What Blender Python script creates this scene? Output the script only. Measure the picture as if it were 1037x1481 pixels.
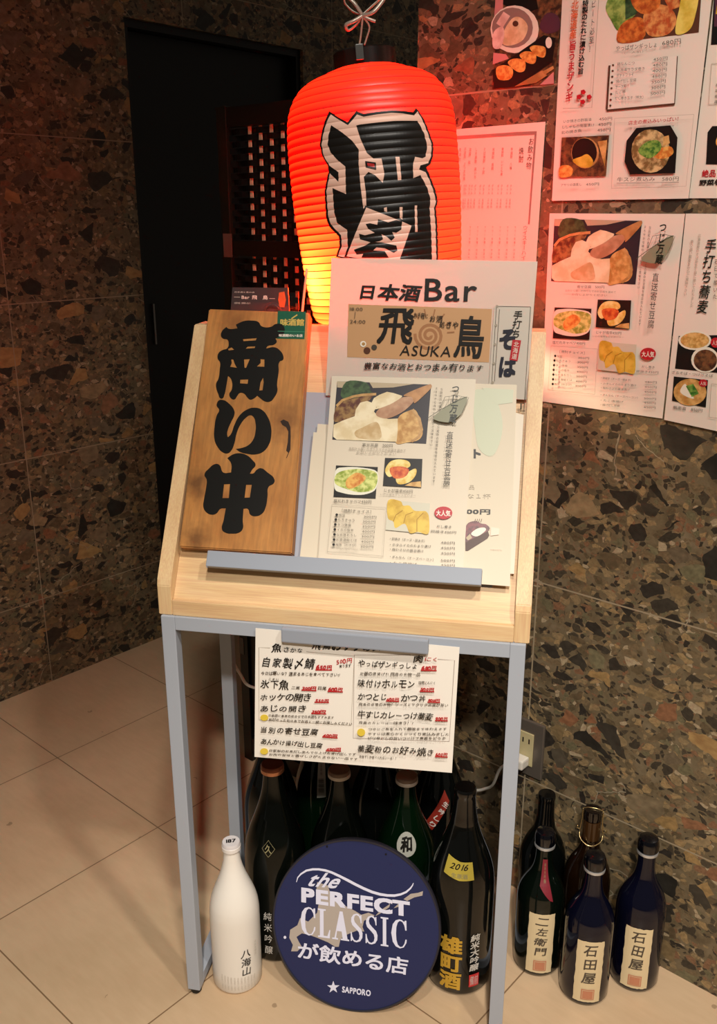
import bpy, bmesh, math, random
from mathutils import Vector, Matrix
from mathutils.geometry import tessellate_polygon

random.seed(7)
SC = bpy.context.scene
COL = SC.collection
for _o in list(bpy.data.objects):
    bpy.data.objects.remove(_o)

# ------------------------------------------------------------------ camera
PITCH = math.atan(425 / 1313)
cam_data = bpy.data.cameras.new('camera')
cam_data.sensor_fit = 'VERTICAL'
cam_data.sensor_height = 24
cam_data.lens = 24 * 1313 / 1481
cam_data.clip_start = 0.02
cam = bpy.data.objects.new('camera', cam_data)
COL.objects.link(cam)
cam.location = (0, 0, 1.18)
cam.rotation_euler = (math.pi / 2 - PITCH, 0, 0)
SC.camera = cam

# ------------------------------------------------------------------ world, lamps, exposure
SC.view_settings.view_transform = 'Standard'
SC.view_settings.look = 'None'
SC.view_settings.gamma = 1
SC.view_settings.exposure = 0.0
try:
    SC.view_settings.use_curve_mapping = False
except Exception:
    pass
SC.cycles.use_denoising = True
SC.cycles.max_bounces = 8
SC.cycles.transparent_max_bounces = 12
SC.cycles.sample_clamp_indirect = 6
w = bpy.data.worlds.new('dim_corridor')
SC.world = w
w.use_nodes = True
w.node_tree.nodes['Background'].inputs[0].default_value = (1.0, 0.86, 0.70, 1)
w.node_tree.nodes['Background'].inputs[1].default_value = 0.08


def spot(name, loc, target, energy, size_deg, blend, radius, color):
    l = bpy.data.lights.new(name, 'SPOT')
    l.energy = energy
    l.spot_size = math.radians(size_deg)
    l.spot_blend = blend
    l.shadow_soft_size = radius
    l.color = color
    o = bpy.data.objects.new(name, l)
    COL.objects.link(o)
    o.location = loc
    o.rotation_euler = (Vector(target) - Vector(loc)).to_track_quat('-Z', 'Y').to_euler()
    return o


WARM = (1.0, 0.925, 0.83)
spot('ceiling_downlight', (0.06, 0.12, 2.30), (0.12, 1.02, 0.40), 56, 90, 0.9, 0.045, WARM)
spot('ceiling_downlight', (0.02, -0.75, 2.20), (0.08, 0.92, -0.12), 195, 48, 0.9, 0.06, WARM)
spot('ceiling_downlight', (0.66, 0.02, 2.30), (0.54, 1.00, 0.45), 66, 94, 0.9, 0.05, WARM)


# ------------------------------------------------------------------ materials
MATS = {}


def srgb(h):
    h = h.lstrip('#')
    c = [int(h[i:i + 2], 16) / 255 for i in (0, 2, 4)]
    return tuple(x / 12.92 if x <= 0.04045 else ((x + 0.055) / 1.055) ** 2.4 for x in c) + (1,)


def new_mat(name):
    m = bpy.data.materials.new(name)
    m.use_nodes = True
    nt = m.node_tree
    b = nt.nodes['Principled BSDF']
    return m, nt, b


def plain(name, col, rough=0.5, metal=0.0, spec=0.5, coat=0.0, trans=0.0, ior=1.45):
    if name in MATS:
        return MATS[name]
    m, nt, b = new_mat(name)
    b.inputs['Base Color'].default_value = srgb(col) if isinstance(col, str) else tuple(col) + (1,)
    b.inputs['Roughness'].default_value = rough
    b.inputs['Metallic'].default_value = metal
    b.inputs['Specular IOR Level'].default_value = spec
    b.inputs['Coat Weight'].default_value = coat
    b.inputs['Coat Roughness'].default_value = 0.08
    b.inputs['Transmission Weight'].default_value = trans
    b.inputs['IOR'].default_value = ior
    MATS[name] = m
    return m


class N:
    """small node-graph helper"""
    def __init__(s, nt):
        s.nt = nt

    def new(s, t, **kw):
        n = s.nt.nodes.new(t)
        for k, v in kw.items():
            setattr(n, k, v)
        return n

    def put(s, sock, v):
        if isinstance(v, bpy.types.NodeSocket):
            s.nt.links.new(v, sock)
        elif v is not None:
            sock.default_value = v

    def math(s, op, a, b=None, c=None):
        n = s.new('ShaderNodeMath', operation=op)
        s.put(n.inputs[0], a); s.put(n.inputs[1], b)
        if c is not None:
            s.put(n.inputs[2], c)
        return n.outputs[0]

    def mix(s, f, a, b, blend='MIX'):
        n = s.new('ShaderNodeMix', data_type='RGBA', blend_type=blend)
        s.put(n.inputs[0], f); s.put(n.inputs[6], a); s.put(n.inputs[7], b)
        return n.outputs[2]

    def ramp(s, f, stops, interp='LINEAR'):
        n = s.new('ShaderNodeValToRGB')
        n.color_ramp.interpolation = interp
        e = n.color_ramp.elements
        while len(e) < len(stops):
            e.new(0.5)
        for i, (p, c) in enumerate(stops):
            e[i].position = p
            e[i].color = srgb(c) if isinstance(c, str) else tuple(c) + (1,) if len(c) == 3 else c
        s.put(n.inputs[0], f)
        return n.outputs[0]

    def noise(s, vec, scale, detail=3, rough=0.55):
        n = s.new('ShaderNodeTexNoise')
        s.put(n.inputs['Vector'], vec)
        n.inputs['Scale'].default_value = scale
        n.inputs['Detail'].default_value = detail
        n.inputs['Roughness'].default_value = rough
        return n

    def vor(s, vec, scale, feature='F1', rnd=1.0):
        n = s.new('ShaderNodeTexVoronoi', feature=feature)
        s.put(n.inputs['Vector'], vec)
        n.inputs['Scale'].default_value = scale
        n.inputs['Randomness'].default_value = rnd
        return n

    def coord(s):
        return s.new('ShaderNodeTexCoord').outputs['Object']

    def mapping(s, vec, scale=(1, 1, 1), rot=(0, 0, 0), loc=(0, 0, 0)):
        n = s.new('ShaderNodeMapping')
        s.put(n.inputs['Vector'], vec)
        n.inputs['Scale'].default_value = scale
        n.inputs['Rotation'].default_value = rot
        n.inputs['Location'].default_value = loc
        return n.outputs[0]


def speckled(name, c1, c2, scale=120, rough=0.35, detail=5):
    """printed food colours: two tones broken up by noise"""
    if name in MATS:
        return MATS[name]
    m, nt, b = new_mat(name)
    g = N(nt)
    f = g.noise(g.coord(), scale, detail).outputs['Fac']
    nt.links.new(g.ramp(f, [(0.40, c1), (0.60, c2)]), b.inputs['Base Color'])
    b.inputs['Roughness'].default_value = rough
    MATS[name] = m
    return m


def breccia(name, jx, px, jz, pz, off):
    m, nt, b = new_mat(name)
    g = N(nt)
    co = g.coord()
    shift = g.mapping(co, loc=off)
    nz = g.noise(shift, 11, 4, 0.6)
    wob = g.new('ShaderNodeVectorMath', operation='SUBTRACT')
    g.put(wob.inputs[0], nz.outputs['Color']); wob.inputs[1].default_value = (0.5, 0.5, 0.5)
    sc = g.new('ShaderNodeVectorMath', operation='SCALE')
    g.put(sc.inputs[0], wob.outputs[0]); sc.inputs['Scale'].default_value = 0.035
    add = g.new('ShaderNodeVectorMath', operation='ADD')
    g.put(add.inputs[0], shift); g.put(add.inputs[1], sc.outputs[0])
    v = add.outputs[0]
    col = g.ramp(g.noise(v, 30, 5, 0.65).outputs['Fac'], [(0.30, '#6a5b48'), (0.50, '#82725b'), (0.72, '#978670')])

    def layer(col, vec, scale, thr, edge, stops):
        vo = g.vor(vec, scale)
        ed = g.vor(vec, scale, 'DISTANCE_TO_EDGE')
        sep = g.new('ShaderNodeSeparateColor'); g.put(sep.inputs[0], vo.outputs['Color'])
        mask = g.math('MULTIPLY', g.math('GREATER_THAN', sep.outputs[0], thr), g.math('GREATER_THAN', ed.outputs['Distance'], edge))
        c = g.ramp(sep.outputs[1], stops, 'CONSTANT')
        var = g.noise(vec, scale * 3.5, 3).outputs['Fac']
        c = g.mix(0.45, c, g.ramp(var, [(0.3, '#555555'), (0.7, '#cfcfcf')]), 'OVERLAY')
        return g.mix(mask, col, c)
    tones = [(0, '#4a423a'), (0.20, '#8d785e'), (0.38, '#5a5044'), (0.48, '#ab9270'), (0.60, '#b89a72'), (0.70, '#75654f'), (0.80, '#9c745a'), (0.88, '#c9b699'), (0.94, '#837a60')]
    col = layer(col, g.mapping(v, scale=(1, 1, 1.25), rot=(0.3, 0.6, 0.2)), 125, 0.46, 0.05, tones)
    col = layer(col, g.mapping(v, scale=(1, 1, 1.35), rot=(0.2, -0.5, 0.1)), 60, 0.54, 0.08, tones)
    tones2 = [(0, '#403a36'), (0.30, '#77654f'), (0.46, '#4b443d'), (0.58, '#9b8362'), (0.70, '#857460'), (0.80, '#ba9768'), (0.88, '#a67457'), (0.94, '#8d8468')]
    col = layer(col, g.mapping(v, scale=(1, 1, 1.3), rot=(0.1, 0.55, 0.4)), 29, 0.66, 0.12, tones2)
    tones3 = [(0, '#3b3733'), (0.22, '#9a866c'), (0.36, '#49433d'), (0.50, '#b39a78'), (0.62, '#8a7a66'), (0.74, '#c49f6c'), (0.84, '#6c6154'), (0.92, '#a98063')]
    col = layer(col, g.mapping(v, scale=(1, 1, 1.45), rot=(0.1, -0.7, 0.2)), 15, 0.72, 0.15, tones3)
    vein = g.vor(g.mapping(v, rot=(0.9, 0.2, 0.4)), 9, 'DISTANCE_TO_EDGE').outputs['Distance']
    vmask = g.math('MULTIPLY', g.math('LESS_THAN', vein, 0.006), g.math('GREATER_THAN', g.noise(v, 7, 2).outputs['Fac'], 0.62))
    col = g.mix(vmask, col, srgb('#b3a590'))
    xyz = g.new('ShaderNodeSeparateXYZ'); g.put(xyz.inputs[0], co)
    dx = g.math('PINGPONG', g.math('SUBTRACT', xyz.outputs[0], jx), px / 2)
    dz = g.math('PINGPONG', g.math('SUBTRACT', xyz.outputs[2], jz), pz / 2)
    jm = g.math('LESS_THAN', g.math('MINIMUM', dx, dz), 0.0013)
    col = g.mix(jm, col, srgb('#b7a58d'))
    col = g.mix(1.0, col, (0.655, 0.655, 0.60, 1), 'MULTIPLY')
    nt.links.new(col, b.inputs['Base Color'])
    nt.links.new(g.math('MULTIPLY_ADD', jm, 0.35, 0.30), b.inputs['Roughness'])
    b.inputs['Specular IOR Level'].default_value = 0.35
    MATS[name] = m
    return m


def floor_stone(name):
    m, nt, b = new_mat(name)
    g = N(nt)
    co = g.coord()
    xyz = g.new('ShaderNodeSeparateXYZ'); g.put(xyz.inputs[0], co)
    dx = g.math('PINGPONG', g.math('SUBTRACT', xyz.outputs[0], 0.338), 0.378 / 2)
    dy = g.math('PINGPONG', g.math('SUBTRACT', xyz.outputs[1], -0.04), 0.376 / 2)
    d = g.math('MINIMUM', dx, dy)
    jm = g.math('LESS_THAN', d, 0.0012)
    n1 = g.noise(co, 3.5, 5, 0.6).outputs['Fac']
    n2 = g.noise(g.mapping(co, scale=(1, 5, 1), rot=(0, 0, 0.5)), 18, 4).outputs['Fac']
    col = g.ramp(n1, [(0.3, '#c0a280'), (0.7, '#d1b492')])
    col = g.mix(0.10, col, g.ramp(n2, [(0.35, '#a98f70'), (0.65, '#d6bd9b')]))
    spots = g.vor(co, 9).outputs['Distance']
    smask = g.math('MULTIPLY', g.math('LESS_THAN', spots, 0.055), g.math('GREATER_THAN', g.noise(co, 60, 1).outputs['Fac'], 0.5))
    col = g.mix(g.math('MULTIPLY', smask, 0.5), col, srgb('#6f553c'))
    col = g.mix(jm, col, srgb('#84694e'))
    nt.links.new(col, b.inputs['Base Color'])
    nt.links.new(g.math('MULTIPLY_ADD', n1, 0.10, 0.26), b.inputs['Roughness'])
    b.inputs['Specular IOR Level'].default_value = 0.35
    MATS[name] = m
    return m


def wood(name, c1, c2, c3, sx=(1, 1, 1), scale=9, rough=0.45, knots=None):
    m, nt, b = new_mat(name)
    g = N(nt)
    co = g.coord()
    mp = g.mapping(co, scale=sx)
    n = g.noise(mp, scale, 5, 0.6).outputs['Fac']
    f = g.noise(g.mapping(co, scale=tuple(s * (5 if s >= 1 else 1) for s in sx)), scale * 4, 3).outputs['Fac']
    col = g.ramp(n, [(0.28, c1), (0.5, c2), (0.74, c3)])
    col = g.mix(0.18, col, g.ramp(f, [(0.35, '#6a4a2a'), (0.65, '#f3ddb8')]), 'OVERLAY')
    for (kx, ky, r, cc) in knots or []:
        vm = g.new('ShaderNodeVectorMath', operation='DISTANCE')
        sm = g.mapping(co, scale=(1, 0.75, 0)); g.put(vm.inputs[0], sm); vm.inputs[1].default_value = (kx, ky * 0.75, 0)
        dist = g.math('ADD', vm.outputs['Value'], g.math('MULTIPLY', g.math('SUBTRACT', g.noise(co, 70, 2).outputs['Fac'], 0.5), r * 0.9))
        k = g.new('ShaderNodeMapRange'); g.put(k.inputs[0], dist)
        k.inputs[1].default_value = r * 0.15; k.inputs[2].default_value = r; k.inputs[3].default_value = 0.75; k.inputs[4].default_value = 0
        col = g.mix(k.outputs[0], col, srgb(cc))
    nt.links.new(col, b.inputs['Base Color'])
    b.inputs['Roughness'].default_value = rough
    b.inputs['Specular IOR Level'].default_value = 0.35
    MATS[name] = m
    return m


def lantern_paper(name, front, through):
    """thin paper: part of the light is scattered back, part comes through from the bulb inside"""
    m = bpy.data.materials.new(name)
    m.use_nodes = True
    nt = m.node_tree
    nt.nodes.clear()
    out = nt.nodes.new('ShaderNodeOutputMaterial')
    d = nt.nodes.new('ShaderNodeBsdfDiffuse'); d.inputs[0].default_value = front + (1,)
    t = nt.nodes.new('ShaderNodeBsdfTranslucent'); t.inputs[0].default_value = through + (1,)
    gl = nt.nodes.new('ShaderNodeBsdfGlossy'); gl.inputs[0].default_value = (1, 1, 1, 1); gl.inputs[1].default_value = 0.42
    a = nt.nodes.new('ShaderNodeAddShader'); nt.links.new(d.outputs[0], a.inputs[0]); nt.links.new(t.outputs[0], a.inputs[1])
    x = nt.nodes.new('ShaderNodeMixShader'); x.inputs[0].default_value = 0.05
    nt.links.new(a.outputs[0], x.inputs[1]); nt.links.new(gl.outputs[0], x.inputs[2])
    nt.links.new(x.outputs[0], out.inputs[0])
    MATS[name] = m
    return m


def film_paper(name, col, clear, trans_col):
    """laminated sheet: paper that lets some light and a hint of what is behind through"""
    m = bpy.data.materials.new(name)
    m.use_nodes = True
    nt = m.node_tree
    b = nt.nodes['Principled BSDF']
    out = nt.nodes['Material Output']
    b.inputs['Base Color'].default_value = srgb(col)
    b.inputs['Roughness'].default_value = 0.22
    t = nt.nodes.new('ShaderNodeBsdfTranslucent'); t.inputs[0].default_value = srgb(trans_col)
    tr = nt.nodes.new('ShaderNodeBsdfTransparent')
    m1 = nt.nodes.new('ShaderNodeMixShader'); m1.inputs[0].default_value = 0.13
    m2 = nt.nodes.new('ShaderNodeMixShader'); m2.inputs[0].default_value = clear
    nt.links.new(b.outputs[0], m1.inputs[1]); nt.links.new(t.outputs[0], m1.inputs[2])
    nt.links.new(m1.outputs[0], m2.inputs[1]); nt.links.new(tr.outputs[0], m2.inputs[2])
    nt.links.new(m2.outputs[0], out.inputs[0])
    MATS[name] = m
    return m


PAL = dict(lcream='#f4c6b2', ink='#17130f', inks='#4a4036', grey='#4b4338', grey2='#8a7e6e', lgrey='#a89c8a', paper='#efe6d6', red='#b8202a', redp='#b5262a', orange='#d2693a',  # lantern's cream paint has the pink backlight of the bulb mixed into its colour
           navyink='#20202e', inkgreen='#1d241c', black='#14100e', navy='#2c2830', beige='#b9a78a', beige2='#cdc8b4', brown='#5a3524', plate='#e6e2cf',
           pink='#c98a86', purple='#54303f', fade='#8f7a70', fadet='#8c6a62', page='#ece0d2', cream='#ecd9c6', leaf='#8d8c72', leafl='#55543f',
           green='#0d5a40', greenl='#3f8a68', gold='#c9b45a', lt='#d8d8ea', tan='#aca096', crack='#2a170b', kraft='#cb9c70', spiral='#a9764f',
           palegreen='#c2c6aa', palepink='#ead2bd', cake='#4a2a1e', yellow='#e2c544', eggd='#a67c1e', lred='#c03030')
SPK = dict(leafdark=('#23361f', '#46603a', 90), stew=('#5a2d1e', '#9a7646', 110), stewd=('#3a2218', '#7a5232', 120), bamboo=('#a87c45', '#c89c62', 60), broth=('#b4813f', '#d9ae6a', 90),
           tofu=('#dcc79c', '#efe0bd', 45), tofub=('#c2a270', '#d8bf94', 60), spoon=('#a87a5a', '#c49a78', 45), spoonb=('#a06c3c', '#c08a54', 45), cabbage=('#8c9e38', '#d8dc86', 170),
           carrot=('#c8752e', '#e6b45c', 150), potato=('#d9b043', '#f0dd92', 90), roe=('#b83c1a', '#de7436', 150), egg=('#c39a28', '#e0bd4a', 60), lettuce=('#5a7c2c', '#a3b860', 90),
           karaage=('#a8481a', '#dc8038', 110), karaage2=('#b8552a', '#e09a58', 110), lemon=('#d2b03a', '#ecd468', 45), nabe=('#7e5f34', '#d6bb84', 120), onion=('#2f6a22', '#86ad4e', 170),
           noodle=('#b98a42', '#e0b872', 170), bun=('#cdb184', '#e6d0a8', 60), bun2=('#cfaea0', '#e8d2c6', 60), caket=('#4e1f26', '#7e3a40', 150))


def M(key):
    if key in MATS:
        return MATS[key]
    if key in SPK:
        return speckled(key, *SPK[key])
    return plain(key, PAL[key], 0.4)


# ------------------------------------------------------------------ mesh helpers
def tag(o, label=None, cat=None, group=None, kind=None):
    for k, v in (('label', label), ('category', cat), ('group', group), ('kind', kind)):
        if v:
            o[k] = v
    return o


def link_mesh(name, verts, faces, mats, parent=None, fmat=None, smooth=False):
    me = bpy.data.meshes.new(name)
    me.from_pydata([tuple(v) for v in verts], [], faces)
    for m in (mats if isinstance(mats, (list, tuple)) else [mats]):
        me.materials.append(m)
    if fmat:
        me.polygons.foreach_set('material_index', fmat)
    if smooth:
        me.polygons.foreach_set('use_smooth', [True] * len(me.polygons))
    me.update()
    o = bpy.data.objects.new(name, me)
    COL.objects.link(o)
    if parent:
        o.parent = parent
    return o


def from_bm(name, bm, mats, parent=None, smooth=False):
    me = bpy.data.meshes.new(name)
    bmesh.ops.recalc_face_normals(bm, faces=bm.faces)
    bm.to_mesh(me)
    bm.free()
    for m in (mats if isinstance(mats, (list, tuple)) else [mats]):
        me.materials.append(m)
    if smooth:
        me.polygons.foreach_set('use_smooth', [True] * len(me.polygons))
    o = bpy.data.objects.new(name, me)
    COL.objects.link(o)
    if parent:
        o.parent = parent
    return o


def empty(name, mat, label=None, cat=None, group=None):
    o = bpy.data.objects.new(name, None)
    o.empty_display_size = 0.05
    COL.objects.link(o)
    o.matrix_world = mat
    tag(o, label, cat, group)
    return o


def add_box(bm, lo, hi, bevel=0.0, mtx=None):
    lo, hi = Vector(lo), Vector(hi)
    r = bmesh.ops.create_cube(bm, size=1.0)
    vs = r['verts']
    for v in vs:
        v.co = Vector((lo[i] + (v.co[i] + 0.5) * (hi[i] - lo[i]) for i in range(3)))
    if bevel:
        es = list({e for v in vs for e in v.link_edges})
        nb = bmesh.ops.bevel(bm, geom=es, offset=bevel, segments=2, affect='EDGES', profile=0.6)
        vs = list({v for f in nb['faces'] for v in f.verts} | {v for v in vs if v.is_valid})
    if mtx:
        for v in vs:
            if v.is_valid:
                v.co = mtx @ v.co
    return vs


def box_obj(name, lo, hi, mat, parent=None, bevel=0.0):
    bm = bmesh.new()
    add_box(bm, lo, hi, bevel)
    return from_bm(name, bm, mat, parent)


def prism(bm, poly, z0, z1, mtx=None):
    """2D outline (x, y) pulled from z0 to z1"""
    n = len(poly)
    a = [bm.verts.new((x, y, z0)) for x, y in poly]
    b = [bm.verts.new((x, y, z1)) for x, y in poly]
    bm.faces.new(b)
    bm.faces.new(a[::-1])
    for i in range(n):
        bm.faces.new((a[i], a[(i + 1) % n], b[(i + 1) % n], b[i]))
    if mtx:
        for v in a + b:
            v.co = mtx @ v.co


def lathe_geo(profile, seg=48, close=True):
    verts, faces = [], []
    rows = []
    for r, z in profile:
        if r < 1e-6:
            rows.append([len(verts)]); verts.append((0, 0, z))
        else:
            rows.append(list(range(len(verts), len(verts) + seg)))
            verts += [(r * math.sin(2 * math.pi * k / seg), -r * math.cos(2 * math.pi * k / seg), z) for k in range(seg)]
    for a, b in zip(rows, rows[1:]):
        for k in range(seg):
            k2 = (k + 1) % seg
            if len(a) == 1 and len(b) > 1:
                faces.append((a[0], b[k2], b[k]))
            elif len(b) == 1 and len(a) > 1:
                faces.append((a[k], a[k2], b[0]))
            elif len(a) > 1:
                faces.append((a[k], a[k2], b[k2], b[k]))
    return verts, faces


def lathe(name, profile, mat, parent=None, seg=48, smooth=True):
    v, f = lathe_geo(profile, seg)
    o = link_mesh(name, v, f, mat, parent, smooth=smooth)
    if smooth:
        bm = bmesh.new(); bm.from_mesh(o.data)
        for e in bm.edges:
            if len(e.link_faces) == 2 and e.calc_face_angle(0) > 0.75:
                e.smooth = False
        bm.to_mesh(o.data); bm.free()
    return o


def smooth_path(pts, n=8):
    pts = [Vector(p) for p in pts]
    out = []
    for i in range(len(pts) - 1):
        p0, p1, p2, p3 = pts[max(0, i - 1)], pts[i], pts[i + 1], pts[min(len(pts) - 1, i + 2)]
        for k in range(n):
            t = k / n
            out.append(0.5 * ((2 * p1) + (p2 - p0) * t + (2 * p0 - 5 * p1 + 4 * p2 - p3) * t * t + (3 * p1 - p0 - 3 * p2 + p3) * t ** 3))
    out.append(pts[-1])
    return out


def tube(name, pts, r, mat, parent=None, seg=10, sub=8, flat=1.0):
    path = smooth_path(pts, sub)
    verts, faces = [], []
    prev = None
    for i, p in enumerate(path):
        t = (path[min(i + 1, len(path) - 1)] - path[max(i - 1, 0)]).normalized()
        ref = prev if prev is not None else (Vector((0, 0, 1)) if abs(t.z) < 0.9 else Vector((1, 0, 0)))
        x = t.cross(ref).cross(t)
        x.normalize()
        prev = x
        y = t.cross(x)
        for k in range(seg):
            a = 2 * math.pi * k / seg
            verts.append(p + x * (math.cos(a) * r) + y * (math.sin(a) * r * flat))
    for i in range(len(path) - 1):
        for k in range(seg):
            k2 = (k + 1) % seg
            faces.append((i * seg + k, i * seg + k2, (i + 1) * seg + k2, (i + 1) * seg + k))
    faces.append(tuple(range(seg))[::-1])
    faces.append(tuple(range((len(path) - 1) * seg, len(path) * seg)))
    return link_mesh(name, verts, faces, mat, parent, smooth=True)


# ------------------------------------------------------------------ lettering
_raw = {}


def glyphs(text, bold=0.0):
    """2D filled lettering as (verts, faces) in em units; bold thickens every stroke"""
    k = (text, bold)
    if k not in _raw and bold:
        v0, f0 = glyphs(text)
        v, f = [], []
        for k_, (dx, dy) in enumerate(((bold, bold), (-bold, bold), (bold, -bold), (-bold, -bold)) + (((0, 0),) if bold > 0.025 else ())):
            f += [tuple(i + len(v) for i in q) for q in f0]
            v += [(x + dx, y + dy, k_ * 1.2e-5) for x, y, _ in v0]
        _raw[k] = (v, f)
    if k not in _raw:
        c = bpy.data.curves.new('lettering', 'FONT')
        c.body = text
        c.size = 1
        c.resolution_u = 3
        o = bpy.data.objects.new('lettering', c)
        me = bpy.data.meshes.new_from_object(o)
        _raw[k] = ([(v.co.x, v.co.y, 0.0) for v in me.vertices], [tuple(p.vertices) for p in me.polygons])
        bpy.data.objects.remove(o)
        bpy.data.curves.remove(c)
        bpy.data.meshes.remove(me)
    return _raw[k]


def adv(ch):
    if ch in ' ':
        return 0.4
    if ord(ch) > 0x2000:
        return 1.0
    v, _ = glyphs(ch)
    return (max(p[0] for p in v) + 0.07) if v else 0.4


def line_geo(text, bold=0.0, hand=0):
    verts, faces = [], []
    x = 0.0
    for ch in text:
        if ch not in ' 　':
            v, f = glyphs(ch, bold)
            a = random.uniform(-0.10, 0.10) if hand == 1 else 0
            s = random.uniform(0.82, 1.14) if hand == 1 else 1
            sh = {1: 0.12, 2: 0.35}.get(hand, 0)
            oy = random.uniform(-0.05, 0.05) if hand == 1 else 0
            b = len(verts)
            for px, py, lv in v:
                ux, uy = (px - 0.5) * s, (py - 0.38) * s
                ux += uy * sh
                verts.append((x + 0.5 + ux * math.cos(a) - uy * math.sin(a), 0.38 + oy + ux * math.sin(a) + uy * math.cos(a), lv))
            faces += [tuple(i + b for i in q) for q in f]
        x += adv(ch)
    if not verts:
        return [], []
    x0, x1 = min(p[0] for p in verts), max(p[0] for p in verts)
    y0, y1 = min(p[1] for p in verts), max(p[1] for p in verts)
    return [((px - x0) / max(x1 - x0, 1e-6), (py - y0) / max(y1 - y0, 1e-6), lv) for px, py, lv in verts], faces


def fill(poly):
    tri = tessellate_polygon([[Vector((x, y, 0)) for x, y in poly]])
    return list(poly), [tuple(t) for t in tri]


SOFT = set(SPK) - {'bamboo'}
SOFT |= {'bun', 'bun2', 'plate', 'leaf', 'palegreen', 'caket', 'goldlabel_', 'purple'}


def soften(q):
    """round an outline off (closed spline through its points)"""
    out, n = [], len(q)
    for i in range(n):
        p0, p1, p2, p3 = q[i - 1], q[i], q[(i + 1) % n], q[(i + 2) % n]
        for k in range(4):
            t = k / 4
            out.append(tuple(0.5 * (2 * p1[j] + (p2[j] - p0[j]) * t + (2 * p0[j] - 5 * p1[j] + 4 * p2[j] - p3[j]) * t * t + (3 * p1[j] - p0[j] - 3 * p2[j] + p3[j]) * t ** 3) for j in (0, 1)))
    return out


def stroke(pts, wd):
    up, lo = [], []
    n = len(pts)
    for i in range(n):
        ax, ay = pts[max(0, i - 1)]
        bx, by = pts[min(n - 1, i + 1)]
        l = math.hypot(bx - ax, by - ay) or 1e-9
        nx, ny = -(by - ay) / l * wd / 2, (bx - ax) / l * wd / 2
        up.append((pts[i][0] + nx, pts[i][1] + ny)); lo.append((pts[i][0] - nx, pts[i][1] - ny))
    v = up + lo
    return v, [(i, i + n, i + n + 1, i + 1) for i in range(n - 1)]


SERIF = {  # condensed roman capitals in a unit box, as closed outlines
    'L': [[(0.04, 0), (0.92, 0), (0.96, 0.30), (0.90, 0.30), (0.74, 0.07), (0.46, 0.07), (0.46, 0.94), (0.62, 0.95), (0.62, 1), (0.02, 1), (0.02, 0.95), (0.18, 0.94), (0.18, 0.06), (0.04, 0.05)]],
    'I': [[(0.1, 0), (0.9, 0), (0.9, 0.05), (0.68, 0.06), (0.68, 0.94), (0.9, 0.95), (0.9, 1), (0.1, 1), (0.1, 0.95), (0.32, 0.94), (0.32, 0.06), (0.1, 0.05)]],
    'A': [[(0, 0), (0.36, 0), (0.36, 0.05), (0.24, 0.06), (0.30, 0.30), (0.58, 0.30), (0.64, 0.06), (0.52, 0.05), (0.52, 0), (1.04, 0), (1.04, 0.05), (0.94, 0.06), (0.64, 1), (0.46, 1), (0.14, 0.06), (0, 0.05)],
          ],
    'C': [[(0.94, 0.98), (0.86, 0.98), (0.80, 0.93), (0.66, 0.99), (0.52, 1), (0.30, 0.95), (0.12, 0.80), (0.03, 0.50), (0.12, 0.20), (0.30, 0.05), (0.55, 0), (0.78, 0.05), (0.94, 0.22), (0.96, 0.33), (0.88, 0.33), (0.82, 0.18), (0.70, 0.07), (0.56, 0.05),
           (0.42, 0.12), (0.34, 0.28), (0.32, 0.50), (0.34, 0.72), (0.42, 0.88), (0.55, 0.95), (0.70, 0.92), (0.82, 0.80), (0.87, 0.64), (0.95, 0.64)]],
    'S': [[(0.86, 0.97), (0.80, 0.97), (0.76, 0.93), (0.64, 0.99), (0.50, 1), (0.26, 0.95), (0.11, 0.84), (0.09, 0.70), (0.18, 0.58), (0.46, 0.46), (0.66, 0.36), (0.72, 0.24), (0.66, 0.11), (0.48, 0.05), (0.30, 0.08), (0.18, 0.20), (0.13, 0.34),
           (0.06, 0.34), (0.06, 0.02), (0.13, 0.02), (0.18, 0.07), (0.32, 0.01), (0.50, 0), (0.76, 0.05), (0.92, 0.18), (0.94, 0.34), (0.84, 0.48), (0.56, 0.60), (0.36, 0.70), (0.30, 0.80), (0.36, 0.91), (0.50, 0.95), (0.66, 0.91), (0.76, 0.80), (0.80, 0.68), (0.87, 0.68)]]}


def serif_word(word):
    wid = dict(C=0.95, L=0.78, A=0.95, S=0.78, I=0.55)
    x = 0
    V, F = [], []
    for ch in word:
        for poly in SERIF[ch]:
            v, f = fill([(x + px * wid[ch], py) for px, py in poly])
            F += [tuple(i + len(V) for i in q) for q in f]
            V += v
        x += wid[ch] + 0.08
    x -= 0.08
    return [(a / x, b, 0.0) for a, b in V], F


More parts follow.
